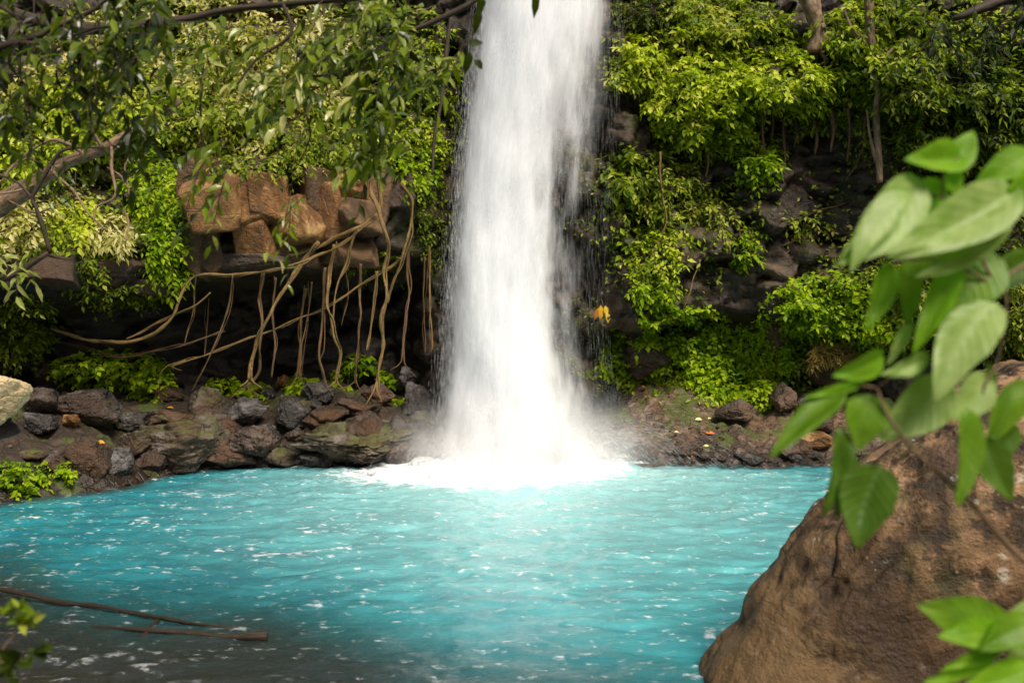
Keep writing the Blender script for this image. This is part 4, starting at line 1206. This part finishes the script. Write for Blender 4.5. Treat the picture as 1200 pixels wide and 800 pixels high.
# glossy tree reaching over the pool
root = empty('tree', (-5.6, 5.4, .6))
tag(root, 'glossy long leaved tree reaching over the cave ledge and pool', 'tree')
gt, gb, gl, gs = Geo(), Geo(), Geo(), Geo()
add_tube(gt, [(-5.6, 5.4, .6), (-5.5, 5.5, 2.2), (-5.2, 5.7, 4.0), (-4.6, 5.9, 5.4)], [.22, .19, .16, .12], 12, .12, .04, .12)
gt.build('trunk', MAT['bark_dark'], root, loc=(-5.6, 5.4, .6))
limb(gb, [(-190, -60), (60, 30), (200, 23), (265, 13), (330, 5), (420, -4), (560, -12)], [9, 7, 5, 4.5, 4, 3, 2], 6.2)
limb(gb, [(560, -8), (550, 5), (475, 38), (422, 72), (400, 87), (345, 95), (300, 108)], [3.2, 3, 2.8, 2.6, 2.2, 1.6, 1], 6.2)
limb(gb, [(422, 72), (380, 98), (330, 122)], [1.8, 1.4, .8], 6.1)
limb(gb, [(200, 23), (190, 55), (205, 90)], [2.2, 1.8, 1], 6.)
limb(gb, [(330, 5), (340, 40), (300, 70), (270, 110)], [2.4, 2, 1.5, .8], 6.)
limb(gb, [(354, 120), (365, 160), (350, 190)], [1.2, 1, .6], 6.)
limb(gb, [(240, 20), (236, 150), (262, 215)], [1.6, 1.2, .8], 6.2)
P1 = crown(gl, gs, (350, 150, 120, 75), 150, (5.6, 6.6), .13, .32, 9, (-.55, -.3, -.1), val=(.35, 1), asp=.36)
crown(gl, gs, (450, 50, 100, 60), 95, (5.6, 6.6), .13, .32, 9, (-.4, -.3, -.2), val=(.15, .9), asp=.36)
crown(gl, gs, (300, 60, 120, 60), 34, (5.6, 6.6), .125, .32, 9, (-.4, -.3, -.1), val=(.3, 1), asp=.36)
crown(gl, gs, (338, 240, 16, 44), 8, (5.6, 6.0), .12, .36, 9, (-.3, -.2, -.7), val=(.3, .9))
crown(gl, gs, (258, 232, 30, 12), 6, (5.6, 6.0), .12, .36, 9, (-.6, -.2, -.4), val=(.3, .9))
crown(gl, gs, (320, 200, 90, 26), 34, (5.7, 6.3), .125, .3, 9, (-.5, -.2, -.3), val=(.2, 1), asp=.32)
crown(gl, gs, (428, 195, 40, 25), 10, (5.8, 6.4), .12, .3, 8, (-.2, -.2, -.5), val=(.1, .7))
crown(gl, gs, (545, 70, 14, 40), 12, (5.4, 5.9), .17, .3, 7, (.2, -.2, -.6), val=(0, .3))
# single leaves dangling in front of the fall
for (a, b, c, d) in ((562, 10, 556, 40), (628, -14, 628, 20), (548, 52, 566, 48), (551, 60, 545, 86), (556, 70, 566, 80), (566, -6, 560, 20)):
    A = at(a, b, 5.0); B = at(c, d, 5.0)
    add_leaves(gl, A[None], (B - A)[None], np.array([[.3, -1, .3]]), np.linalg.norm(B - A), .055, .05, True)
gb.build('branch', MAT['bark_dark'], root, loc=(-5.6, 5.4, .6)); gl.build('crown', MAT['leaf_gloss'], root, smooth=False, loc=(-5.6, 5.4, .6)); gs.build('twig', MAT['bark_dark'], root, loc=(-5.6, 5.4, .6))

# dark tree in the upper corner
root = empty('tree', (-6.0, 4.4, .6))
tag(root, 'dark shaded tree with drooping leaves over the outer corner', 'tree')
gt, gb, gl, gs = Geo(), Geo(), Geo(), Geo()
add_tube(gt, [(-6, 4.4, .6), (-5.9, 4.5, 2.4), (-5.4, 4.7, 4.4), (-4.9, 4.8, 5.6)], [.24, .2, .16, .1], 12, .12, .04, .12)
gt.build('trunk', MAT['bark_dark'], root, loc=(-6, 4.4, .6))
limb(gb, [(-250, 120), (20, 50), (60, 34), (95, 20), (160, -20)], [6, 3.5, 3, 2.6, 2], 5.)
limb(gb, [(-160, 110), (20, 52), (60, 66), (85, 46), (140, 30)], [4, 2.5, 2.2, 1.8, 1], 5.)
limb(gb, [(-100, -40), (15, 20), (18, 70), (30, 120), (50, 155)], [3, 2.2, 2, 1.5, .8], 5.)
limb(gb, [(60, 66), (75, 50), (110, 36), (140, 32)], [2, 1.8, 1.4, .8], 4.9)
crown(gl, gs, (70, 25, 170, 50), 95, (4.7, 5.6), .12, .32, 8, (-.2, -.3, -.4), val=(0, .6))
crown(gl, gs, (95, 80, 50, 30), 24, (4.7, 5.4), .125, .32, 8, (.1, -.3, -.8), val=(0, .5))
crown(gl, gs, (20, 110, 40, 45), 16, (4.7, 5.4), .12, .3, 8, (0, -.3, -.7), val=(0, .7))
crown(gl, gs, (170, 155, 26, 28), 12, (5.0, 5.4), .125, .3, 8, (.1, -.3, -.8), val=(.1, .6))
gb.build('branch', MAT['bark_dark'], root, loc=(-6, 4.4, .6)); gl.build('crown', MAT['leaf_gloss'], root, smooth=False, loc=(-6, 4.4, .6)); gs.build('twig', MAT['bark_dark'], root, loc=(-6, 4.4, .6))

# leaning trunk on the slope
b0 = at(-60, 262, 13.4)
root = empty('tree', b0)
tag(root, 'leaning pale barked trunk with bare twigs on the slope', 'tree')
gt, gb, gl, gs = Geo(), Geo(), Geo(), Geo()
limb(gt, [(-60, 262), (0, 240), (40, 215), (75, 192), (120, 175), (165, 150), (212, 118)], [13, 12, 10, 8.5, 7.5, 6, 3.5], 13.4, .03)
for (pts, r) in [([(75, 192), (95, 178), (60, 165), (20, 190), (0, 215)], [3, 2.5, 1.8, 1.2]), ([(120, 175), (105, 150), (108, 138)], [2.5, 1.8, 1]), ([(130, 172), (128, 195), (134, 230), (112, 243), (108, 262)], [2.2, 1.8, 1.4, .8]),
                 ([(128, 195), (140, 205), (150, 220)], [1.4, 1, .7]), ([(60, 200), (86, 222), (105, 250), (122, 268)], [2, 1.6, 1.2, .8]), ([(40, 215), (20, 225), (-10, 232)], [2, 1.5, 1]), ([(165, 150), (172, 175), (160, 190)], [1.6, 1.2, .7]),
                 ([(134, 172), (150, 185), (146, 200), (152, 230)], [1.8, 1.4, 1.2, .7]), ([(50, 205), (35, 185), (5, 205), (-10, 200)], [1.8, 1.4, 1, .7]), ([(10, 235), (40, 250), (70, 240)], [1.5, 1.2, .7]), ([(145, 245), (152, 262), (148, 285)], [1.6, 1.3, .9])]:
    limb(gb, pts, r, [13.3, 12.9], .03, .08)
crown(gl, gs, (195, 115, 40, 25), 40, (12.9, 13.6), .16, .36, 7, (.3, -.3, .1), asp=.45, val=(.2, .9), hi=False)
gt.build('trunk', MAT['bark_mid'], root, loc=b0); gb.build('branch', MAT['bark_mid'], root, loc=b0); gl.build('crown', MAT['leaf_mid'], root, smooth=False, loc=b0); gs.build('twig', MAT['bark_mid'], root, loc=b0)

# thin dark forked branch
b0 = at(-60, 368, 8.)
root = empty('branch_snag', b0)
tag(root, 'thin dark forked branch bending up past the pale bush', 'branch')
gb, gl, gs = Geo(), Geo(), Geo()
limb(gb, [(-60, 368), (-10, 335), (20, 320), (45, 304), (58, 295)], [4.2, 3.8, 3.4, 3, 2.6], 8., .01)
limb(gb, [(58, 297), (52, 270), (42, 240), (38, 232), (52, 205), (64, 185), (78, 174), (120, 172)], [3, 2.6, 2.5, 2.4, 2.2, 2, 1.6, 1], 8., .01)
limb(gb, [(40, 236), (25, 218), (8, 208), (-12, 206)], [1.8, 1.5, 1.1, .6], 8., .01)
limb(gb, [(42, 238), (54, 234)], [1.4, .7], 8.); limb(gb, [(56, 298), (72, 302), (80, 303)], [2, 1.6, .8], 8.)
crown(gl, gs, (75, 205, 20, 14), 5, (7.8, 8.1), .15, .3, 5, (.1, -.3, -.8), val=(.1, .6))
crown(gl, gs, (10, 300, 26, 22), 9, (7.8, 8.3), .15, .3, 7, (.2, -.3, -.4), val=(.5, 1))
gb.build('limb', MAT['bark_dark'], root, loc=b0); gl.build('foliage', MAT['leaf_gloss'], root, smooth=False, loc=b0); gs.build('twig', MAT['bark_dark'], root, loc=b0)

# dark vine beside the fall
P = at(np.array([528, 522, 520, 514, 508, 506.]), np.array([20, 62, 100, 140, 170, 205.]), 17.2)
g = Geo(); add_tube(g, P, [.035, .04, .04, .035, .025], 7, .08, .03, .15)
tag(g.build('vine', MAT['bark_dark'], loc=P[0]), 'dark rope like vine hanging beside the upper fall', 'vine')

# pale hanging trunk high on the far wall, its crown out of the top
b0 = hit([1030], [210])[0] + np.array([0, -.5, 0])
root = empty('tree', b0)
tag(root, 'thin pale trunk standing on the far wall among bushes', 'tree')
yb = b0[1]
gt, gb, gl, gs = Geo(), Geo(), Geo(), Geo()
limb(gt, [(1031, 215), (1029, 180), (1026, 130), (1028, 100), (1022, 60), (1020, 20), (1018, -60)], [3.6, 3.6, 3.8, 4.2, 4.4, 4.8, 5], yb, .04)
for pp_, rr_ in (([(1028, 190), (1020, 160), (1016, 130)], [2, 1.6, 1]), ([(1024, 80), (1045, 60), (1075, 35)], [2.4, 2, 1]), ([(1022, 60), (1000, 35), (990, 10)], [2.4, 2, 1])):
    gb = Geo(); limb(gb, pp_, rr_, yb); gb.build('branch', MAT['bark_mid'], root, loc=b0)
crown(gl, gs, (1030, -20, 80, 45), 90, (yb - .8, yb + .3), .15, .4, 7, (0, -.3, -.2), asp=.55, hi=False, val=(.1, .9))
gt.build('trunk', MAT['bark_mid'], root, loc=b0); gl.build('crown', MAT['leaf_mid'], root, smooth=False, loc=b0); gs.build('twig', MAT['stem'], root, loc=b0)

# dark limb across the upper corner
b0 = at(1320, 25, 9.)
root = empty('tree', b0)
tag(root, 'dark limb of a tree crossing high above the big leaves', 'tree')
gb, gl, gs = Geo(), Geo(), Geo()
limb(gb, [(1320, 25), (1240, 2), (1190, 0), (1150, 8), (1115, 22)], [11, 9, 8, 6, 3], 9., .02)
crown(gl, gs, (1150, 45, 60, 30), 26, (8.7, 9.3), .16, .36, 7, (-.2, -.2, -.5), val=(0, .5)); crown(gl, gs, (1190, 20, 50, 40), 24, (8.7, 9.3), .16, .36, 7, (-.2, -.2, -.5), val=(0, .5))
gb.build('limb', MAT['bark_dark'], root, loc=b0); gl.build('foliage', MAT['leaf_dark'], root, smooth=False, loc=b0); gs.build('twig', MAT['bark_dark'], root, loc=b0)

# brown stump high on the far wall
b0 = hit([955], [60])[0] + np.array([0, -.45, -.2])
g = Geo(); limb(g, [(953, 62), (956, 35), (950, 5), (946, -40)], [11, 10, 11, 13], b0[1], .05)
limb(g, [(956, 40), (975, 45), (990, 38)], [3, 2.2, 1], b0[1] - .1); limb(g, [(955, 55), (968, 70), (965, 84)], [3, 2, 1], b0[1] - .1)
tag(g.build('trunk_stub', MAT['bark_mid'], loc=b0), 'thick brown trunk rooted high on the far wall', 'trunk')

# rootlets in a row under the lime bush, and dry twigs on the wall
for (lab, pts, w) in [
    ('first rootlet of the row, nearest the point of lime leaves', [(895, 122), (893, 150), (896, 182)], 1.6), ('stubby rootlet second in the row', [(906, 126), (907, 150), (905, 164)], 1.9),
    ('long rootlet in the middle of the row', [(919, 124), (917, 155), (920, 186), (915, 200)], 2.), ('thin rootlet beside the long one', [(932, 128), (934, 150), (931, 172)], 1.3),
    ('pale forked rootlet with dry tip', [(941, 130), (955, 140), (957, 165), (954, 180)], 2.4), ('thick pale rootlet before the gap', [(974, 128), (976, 150), (974, 178)], 2.8),
    ('last dark rootlet of the row', [(994, 126), (996, 155), (993, 190)], 2.0), ('rootlet hanging close to the thin pale trunk', [(1016, 134), (1014, 150), (1017, 172)], 2.)]:
    p = np.array(pts, float); B = hit(p[:1, 0], p[:1, 1] - 4)[0]
    g = Geo(); add_tube(g, at(p[:, 0], p[:, 1], B[1] - .15), [w * .02, w * .018, w * .01], 6, .08, .03, .2)
    tag(g.build('hanging_rootlet', MAT['bark_root_dark'], loc=at(p[0, 0], p[0, 1], B[1])), lab, 'root', 'rootlets hanging in a row under the lime bush')
for (lab, pts, w, mt) in [
    ('brown dead leaf stalk dangling under the lime shrub', [(826, 172), (829, 190), (826, 206)], 3.2, 'bark_root'), ('pale thin stem running down through the climbers', [(774, 178), (777, 225), (779, 260), (770, 290), (768, 310)], 1.6, 'bark_root'),
    ('curved pale vine loop below the climbers', [(822, 303), (812, 325), (807, 345), (802, 362)], 1.5, 'bark_root'), ('long thin twig slanting over the bare rock', [(895, 262), (930, 258), (960, 245), (990, 238)], 1.6, 'bark_root_dark'),
    ('lower slanting twig on the bare rock', [(918, 288), (935, 280), (950, 272)], 1.1, 'bark_root_dark'), ('dry brown stem bent beside the small tuft', [(866, 268), (868, 285), (876, 295)], 1.2, 'bark_root_dark'),
    ('slanting dead stick beside the thin pale trunk', [(1017, 165), (1005, 190), (990, 215)], 2., 'bark_root_dark'), ('fan of dry sticks under the thick brown trunk', [(962, 80), (972, 55), (984, 36)], 1.8, 'bark_root')]:
    p = np.array(pts, float); B = hit(p[:, 0], p[:, 1])
    g = Geo(); add_tube(g, at(p[:, 0], p[:, 1], B[:, 1].min() - .15), [w * .013, w * .012, w * .006], 6, .08, .05, .3)
    tag(g.build('dry_stem', MAT[mt], loc=B[0]), lab, 'stem')

# yellow leaves at the edge of the mist: a drooping plant
B = hit([704], [366])[0]
root = empty('yellow_plant', B)
tag(root, 'small plant with three yellow leaves on dark rock beside the mist', 'plant')
m = M('yellow leaf'); ym = m.done(m.mixs(.35, m.bsdf(m.ramp(m.attr('leafv'), [(0, (.55, .17, .01)), (1, (.78, .52, .01))]), .45), m.n('ShaderNodeBsdfTranslucent', {'Color': (.8, .5, .02, 1)}).outputs[0]))
g = Geo(); add_tube(g, [B + np.array([0, .02, .3]), B + np.array([0, -.2, .28]), B + np.array([.02, -.3, .16])], [.012, .01, .006], 5, .05)
g.build('stem', MAT['stem'], root, loc=B)
for (a, b, c, d, vv) in ((702, 360, 698, 374, .0), (704, 357, 705, 376, .7), (709, 358, 712, 370, 1.), (711, 366, 714, 378, 1.)):
    A = at(a, b, B[1] - .3); C = at(c, d, B[1] - .34)
    g = Geo(); add_leaves(g, A[None], (C - A)[None], np.array([[.3, -1, .4]]), np.linalg.norm(C - A), .13, vv, True)
    g.build('leaf', ym, root, smooth=False, loc=B)

# fallen leaves on the brown slope
m = M('fallen leaf'); fl_m = m.done(m.bsdf(m.ramp(m.attr('leafv'), [(0, (.55, .10, .015)), (.5, (.62, .30, .02)), (1, (.70, .62, .22))]), .5))
for (lab, px, py, vv, s) in [('orange fallen leaf, brightest on the brown slope', 826, 509, .05, .2), ('orange fallen leaf near the mossy strip', 757, 456, .1, .17), ('rusty fallen leaf next to the mossy strip', 772, 460, .0, .16),
                             ('cream fallen leaf high on the brown slope', 822, 493, 1., .17), ('cream fallen leaf low on the brown slope', 830, 524, .95, .13), ('yellow fallen leaf at the middle of the brown slope', 795, 508, .8, .12),
                             ('small orange fallen leaf under the moss', 726, 450, .1, .12), ('yellow fallen leaf below the low brown stone', 849, 514, .7, .12), ('dull orange fallen leaf by the wet stones', 812, 545 - 8, .4, .1),
                             ('cream fallen leaf beside the yellow one', 833, 492, .9, .1), ('ochre fallen leaf on the bank below the dark boulder', 115, 520, .45, .16), ('ochre fallen leaf above the broad mossy hump', 205, 480, .4, .14)]:
    B = hit([px], [py])[0] + np.array([0, -.06, .04])
    g = Geo(); add_leaves(g, B[None], np.array([[rng.normal(), -.5, .25]]), np.array([[0, -.6, 1.]]), s, s * .65, vv, True)
    tag(g.build('fallen_leaf', fl_m, smooth=False, loc=B), lab, 'leaf', 'fallen leaves')

# ------------------------------------------------------------------ driftwood in the shallows
g = Geo()
def wpt(px, py, z=.0):
    y = (CAMH - z) * F / (py - 400); return at(px, py, y)
P = [wpt(-60, 672, .16), wpt(0, 690, .10), wpt(60, 702, .05), wpt(130, 714, .03), wpt(200, 724, .02), wpt(260, 734, .015), wpt(318, 741, -.03)]
add_tube(g, P, [.027, .024, .022, .020, .019, .017, .012], 9, .08, .02, .2)
P = [wpt(60, 730, -.04), wpt(150, 737, .012), wpt(220, 741, .02), wpt(270, 745, .02), wpt(296, 745, .03), wpt(313, 744, .035)]
add_tube(g, P, [.014, .017, .02, .024, .042, .036], 9, .06, .008, .15)
P = [wpt(186, 726, .02), wpt(176, 735, .01), wpt(168, 748, -.02), wpt(164, 772, -.12)]
add_tube(g, P, [.02, .022, .03, .04], 8, .06, .01, .15)
o = g.build('driftwood', MAT['bark_wet'], loc=wpt(100, 715))
tag(o, 'waterlogged forked branch lying in the shallows of the pool', 'driftwood')

# ------------------------------------------------------------------ near leafy branches
def big_leaf_mat(name, base, light, vein, rough=.46, trans=.4, tint=(.30, .62, .02)):
    m = M(name)
    uv = m.sep(m.pos(uv=True))
    ax = m.math('ABSOLUTE', m.math('SUBTRACT', uv[0], .5))
    mid = m.sm(ax, .035, .008)
    w = m.n('ShaderNodeMath', operation='PINGPONG'); m.set(w.inputs[0], m.math('SUBTRACT', m.math('MULTIPLY', uv[1], 9.), m.math('MULTIPLY', ax, 5.))); w.inputs[1].default_value = .5
    lat = m.math('MULTIPLY', m.sm(w.outputs[0], .09, .0), .75)
    nz = m.noise(m.pos(obj=True), 14, 4, .6)
    c = m.mix(m.sm(nz, .3, .7), base, light)
    vn = m.math('MAXIMUM', mid, lat)
    c = m.mix(m.math('MULTIPLY', vn, .32), c, vein)
    sp = m.math('MULTIPLY', m.sm(m.voro(m.pos(obj=True), 45), .16, .06), m.sm(m.noise(m.pos(obj=True), 9, 2), .56, .64))
    c = m.mix(m.math('MULTIPLY', sp, .5), c, (.16, .11, .02))
    h = m.math('ADD', m.math('MULTIPLY', m.sm(w.outputs[0], .0, .3), .8), m.math('MULTIPLY', nz, .2))
    nm = m.bump(h, .18, .006)
    tc = m.mix(m.math('MULTIPLY', vn, .5), tuple(tint), tuple(x * .55 for x in tint))
    return m.done(m.mixs(trans, m.bsdf(c, rough + .08, nm, .3), m.n('ShaderNodeBsdfTranslucent', {'Color': tc, 'Normal': nm}).outputs[0]))


MAT['big_bright'] = big_leaf_mat('bright big leaf', (.15, .32, .008), (.24, .43, .014), (.26, .46, .08), .42, .5, (.30, .68, .02))
MAT['big_sheen'] = big_leaf_mat('painted sheen big leaf', (.22, .33, .07), (.36, .46, .15), (.40, .50, .2), .34, .38)  # light sheen painted into the leaf colour
MAT['big_mid'] = big_leaf_mat('mid big leaf', (.10, .21, .008), (.17, .29, .016), (.20, .36, .07), .36, .42, (.22, .52, .02))
MAT['big_dark'] = big_leaf_mat('dark big leaf', (.05, .11, .005), (.085, .155, .010), (.11, .22, .04), .36, .35, (.13, .34, .015))


def big_leaf(parent, loc, A, B, w, mat, roll=0., curl=.12, fold=.28):
    nu, nv = 13, 22
    A = np.asarray(A); B = np.asarray(B)
    D = B - A; L = np.linalg.norm(D); D = D / L
    view = np.array([0, -1., .35])
    S = unit(np.cross(D, view)); N = np.cross(S, D)
    c, s = math.cos(roll), math.sin(roll)
    S, N = S * c + N * s, N * c - S * s
    U, V = np.meshgrid(np.linspace(-1, 1, nu), np.linspace(0, 1, nv), indexing='ij')
    prof = np.sin(np.pi * np.clip(V, 0, 1) ** .72) ** .8 * (1 - .25 * V) * 1.12 + .012
    sd_ = rng.uniform(0, 99)
    prof = prof * (1 + .05 * vnoise(np.stack([V * 6, np.sign(U) * 3, U * 0 + sd_], -1)))
    x = U * prof * w / 2
    zz = np.abs(U) * prof * w * .5 * fold - curl * L * (V ** 2) + curl * L * .35 * V
    zz = zz + .010 * L * np.sin((V * 9 - np.abs(U) * 2.5) * 2 * np.pi * .5) * np.abs(U) * .5 + .05 * L * vnoise(np.stack([U * 1.2, V * 2.2, U * 0 + sd_], -1))
    bend = .05 * L * math.sin(sd_) * np.sin(np.pi * V)
    v = A + D * (V * L)[..., None] + S * (x + bend)[..., None] + N * zz[..., None]
    g = Geo(); g.add(v.reshape(-1, 3), grid_faces(nu, nv), 0, np.stack([U * .5 + .5, V + .001], -1).reshape(-1, 2))
    return g.build('leaf', MAT[mat], parent, loc=loc)


def leafy(name, label, leaves, stems, y0, base, mat='bark_mid'):
    root = empty(name, base)
    tag(root, label, 'branch')
    for (pts, r) in stems:
        p = np.array(pts, float)
        g = Geo(); add_tube(g, at(p[:, 0], p[:, 1], p[:, 2] if p.shape[1] > 2 else y0), np.array(r) * y0 / F, 8, .02, .002, .1)
        g.build('stem', MAT[mat], root, loc=base)
    for (a, b, c, d, w, mt, ya, yb, roll) in leaves:
        big_leaf(root, base, at(a, b, y0 + ya), at(c, d, y0 + yb), w * rng.uniform(.86, 1.05) * y0 / F, mt, roll + rng.normal(0, .25), rng.uniform(.02, .26), rng.uniform(.12, .45))
    return root


LV = [  # base px, tip px, width px, material, depth offsets, roll
    (1128, 186, 1064, 184, 46, 'big_bright', 0, -.05, .15), (1112, 200, 1141, 152, 40, 'big_bright', .02, .05, -.2),
    (1215, 178, 1141, 218, 36, 'big_bright', -.02, .0, .3),
    (1080, 210, 985, 308, 66, 'big_sheen', 0, -.12, .1), (1062, 228, 1000, 308, 38, 'big_sheen', -.03, -.15, -.35),
    (1108, 215, 1056, 268, 44, 'big_bright', .05, .05, .2), (1112, 200, 1124, 228, 30, 'big_bright', .04, .05, .3),
    (1190, 222, 1044, 298, 66, 'big_sheen', -.05, -.16, .15), (1215, 205, 1172, 256, 40, 'big_bright', -.05, -.05, .3),
    (1185, 246, 1088, 326, 42, 'big_sheen', -.06, -.14, -.3),
    (1043, 308, 1014, 388, 28, 'big_bright', 0, -.03, .3), (1062, 305, 1066, 380, 36, 'big_mid', .04, .02, .2),
    (1122, 305, 1070, 412, 36, 'big_bright', .0, -.05, -.3), (1168, 296, 1112, 372, 66, 'big_mid', .03, 0, .2),
    (1168, 352, 1098, 466, 58, 'big_sheen', -.04, -.12, .15), (1125, 250, 1075, 320, 44, 'big_mid', .1, .08, .1),
    (1066, 376, 1042, 428, 26, 'big_sheen', .05, .02, .4), (1090, 416, 1034, 440, 26, 'big_sheen', 0, -.04, .5),
    (1034, 416, 980, 442, 38, 'big_bright', .0, -.04, .2), (1012, 450, 944, 466, 16, 'big_bright', .0, -.05, .6),
    (990, 455, 908, 536, 34, 'big_mid', .0, -.08, .2), (1018, 462, 1008, 528, 54, 'big_mid', .03, .0, .1),
    (986, 500, 972, 606, 34, 'big_dark', .02, -.02, .3), (1032, 545, 1004, 642, 58, 'big_dark', .0, -.04, .1),
    (1006, 545, 984, 606, 36, 'big_dark', .05, .04, .4), (1000, 535, 985, 580, 30, 'big_mid', .08, .08, .2),
    (1112, 448, 1034, 514, 62, 'big_sheen', .04, .0, .15), (1132, 478, 1128, 592, 44, 'big_mid', -.02, -.06, .25),
    (1150, 512, 1188, 588, 44, 'big_dark', .0, -.03, .2), (1158, 440, 1112, 492, 44, 'big_sheen', .03, .0, .3),
    (1160, 425, 1130, 500, 34, 'big_dark', .06, .06, .3), (1205, 445, 1160, 522, 40, 'big_mid', .06, .06, .2),
    (1195, 500, 1140, 545, 34, 'big_dark', .08, .08, .3), (1215, 300, 1150, 345, 44, 'big_dark', .12, .1, .2), (1150, 395, 1108, 440, 26, 'big_dark', .1, .08, .3),
]
base = at(1290, 720, 2.35)
leafy('leafy_branch', 'big leaved green branch hanging before the tan boulder', LV,
      [([(1290, 720, 2.35), (1200, 656, 2.3), (1140, 592, 2.25), (1090, 546, 2.22), (1058, 512, 2.2), (1036, 480, 2.2), (1028, 455, 2.2)], [3.2, 3, 2.6, 2.4, 2.2, 2, 1.2]),
       ([(1028, 455, 2.2), (1008, 452, 2.2), (985, 458, 2.2)], [1.6, 1.4, 1]), ([(1058, 512, 2.2), (1020, 535, 2.2), (1002, 548, 2.2)], [1.4, 1.2, .8]),
       ([(1290, 290, 2.3), (1200, 312, 2.25), (1165, 330, 2.22), (1110, 305, 2.2), (1062, 304, 2.2), (1042, 308, 2.2)], [3, 2.4, 2, 1.8, 1.4, 1]),
       ([(1165, 330, 2.22), (1130, 268, 2.2), (1106, 232, 2.2), (1106, 204, 2.2), (1122, 184, 2.2)], [2, 1.8, 1.6, 1.3, 1]), ([(1106, 232, 2.2), (1080, 226, 2.2), (1062, 222, 2.2)], [1.5, 1.2, .8]),
       ([(1165, 330, 2.22), (1180, 350, 2.2), (1170, 420, 2.22), (1150, 470, 2.22), (1140, 592, 2.25)], [1.4, 1.4, 1.3, 1.2, 1.2]), ([(1028, 455, 2.2), (1050, 438, 2.2), (1090, 420, 2.2)], [1.2, 1, .7])], 2.2, base)
LV2 = [(1182, 748, 1082, 712, 56, 'big_mid', 0, -.05, .1), (1172, 742, 1102, 746, 34, 'big_bright', -.02, -.06, .2), (1178, 758, 1110, 788, 22, 'big_bright', -.02, -.06, .4),
       (1215, 728, 1150, 762, 40, 'big_mid', -.03, -.08, .1), (1210, 782, 1126, 806, 40, 'big_bright', -.03, -.08, .1), (1165, 765, 1084, 800, 26, 'big_bright', 0, -.05, .3), (1225, 705, 1185, 716, 22, 'big_sheen', 0, 0, .2), (1220, 760, 1170, 800, 30, 'big_sheen', .02, 0, .3)]
base = at(1300, 800, 2.3)
leafy('leafy_branch', 'low sprig of big leaves in front of the tan boulder foot', LV2, [([(1300, 800, 2.3), (1230, 768, 2.2), (1180, 750, 2.2)], [2.6, 2.2, 1.4]), ([(1230, 768, 2.2), (1190, 790, 2.2), (1160, 785, 2.2)], [1.5, 1.2, .8])], 2.2, base)

# sprig in the near corner
base = at(-20, 850, 3.0)
root = empty('sprig', base)
tag(root, 'small twiggy sprig with yellow green leaves beside the shallows', 'sprig')
gs = Geo(); y0 = 3.0
for pts, r in (([(-20, 850), (0, 770), (14, 748), (26, 730)], [2.2, 1.8, 1.4, .8]), ([(0, 775), (20, 774), (44, 762)], [1.4, 1.1, .7]), ([(-8, 800), (6, 785), (12, 790)], [1.4, 1, .6])):
    p = np.array(pts, float); add_tube(gs, at(p[:, 0], p[:, 1], y0), np.array(r) * y0 / F, 6, .02, .003)
gs.build('stem', MAT['bark_mid'], root, loc=base)
gl = Geo()
for (cx, cy, n, a0) in ((26, 728, 9, 0), (22, 712, 7, 1.2), (38, 728, 7, 2.), (8, 716, 5, .4), (44, 762, 6, .6), (22, 775, 6, .2), (6, 785, 6, 1.), (14, 795, 5, 2)):
    for k in range(n):
        a = a0 + k * 2.4; l = rng.uniform(11, 19)
        A = at(cx, cy, y0 + rng.normal(0, .02)); B = at(cx + l * math.cos(a), cy - l * math.sin(a) * .8 - 2, y0 + rng.normal(-.02, .03))
        add_leaves(gl, A[None], (B - A)[None], np.array([[0, -.6, .8]]) + rng.normal(0, .3, (1, 3)), np.linalg.norm(B - A), .4 * np.linalg.norm(B - A), rng.uniform(.2, .9) if cy < 740 else rng.uniform(0, .4), True)
gl.build('foliage', MAT['leaf_mid'], root, smooth=False, loc=base)

# ------------------------------------------------------------------ light
SUN_EL, SUN_AZ = math.radians(50), math.radians(-28)      # azimuth from the camera's back, positive to one side
world = bpy.data.worlds.new('World'); scene.world = world; world.use_nodes = True
wt = world.node_tree
sky = wt.nodes.new('ShaderNodeTexSky'); sky.sky_type = 'NISHITA'; sky.sun_disc = False
sdir = Vector((math.sin(-SUN_AZ) * math.cos(SUN_EL), -math.cos(SUN_AZ) * math.cos(SUN_EL), math.sin(SUN_EL)))   # towards the sun
sky.sun_elevation = SUN_EL; sky.sun_rotation = math.atan2(sdir.x, sdir.y)
sky.air_density = 1.0; sky.dust_density = 3.0; sky.ozone_density = .6
wt.links.new(sky.outputs[0], wt.nodes['Background'].inputs[0]); wt.nodes['Background'].inputs[1].default_value = .125
sun = bpy.data.lights.new('sun', 'SUN'); sun.energy = 5.0; sun.angle = math.radians(22); sun.color = (1., .92, .78)
so = bpy.data.objects.new('sun', sun); COL.objects.link(so)
so.rotation_euler = sdir.to_track_quat('Z', 'Y').to_euler()

# ------------------------------------------------------------------ camera
cam = bpy.data.cameras.new('camera'); co = bpy.data.objects.new('camera', cam); COL.objects.link(co)
co.location = (0, 0, CAMH); co.rotation_euler = (math.pi / 2, 0, 0)
cam.sensor_width = 36; cam.lens = F / 1200 * 36; cam.clip_end = 300
cam.dof.use_dof = True; cam.dof.focus_distance = 14; cam.dof.aperture_fstop = 1.6
scene.camera = co

scene.view_settings.view_transform = 'Standard'; scene.view_settings.look = 'None'; scene.view_settings.exposure = 0
scene.render.engine = 'CYCLES'
c = scene.cycles
c.use_denoising = True
c.max_bounces = 8; c.diffuse_bounces = 3; c.glossy_bounces = 3; c.transmission_bounces = 4; c.transparent_max_bounces = 48; c.volume_bounces = 2
c.volume_step_rate = 2.0; c.volume_max_steps = 48
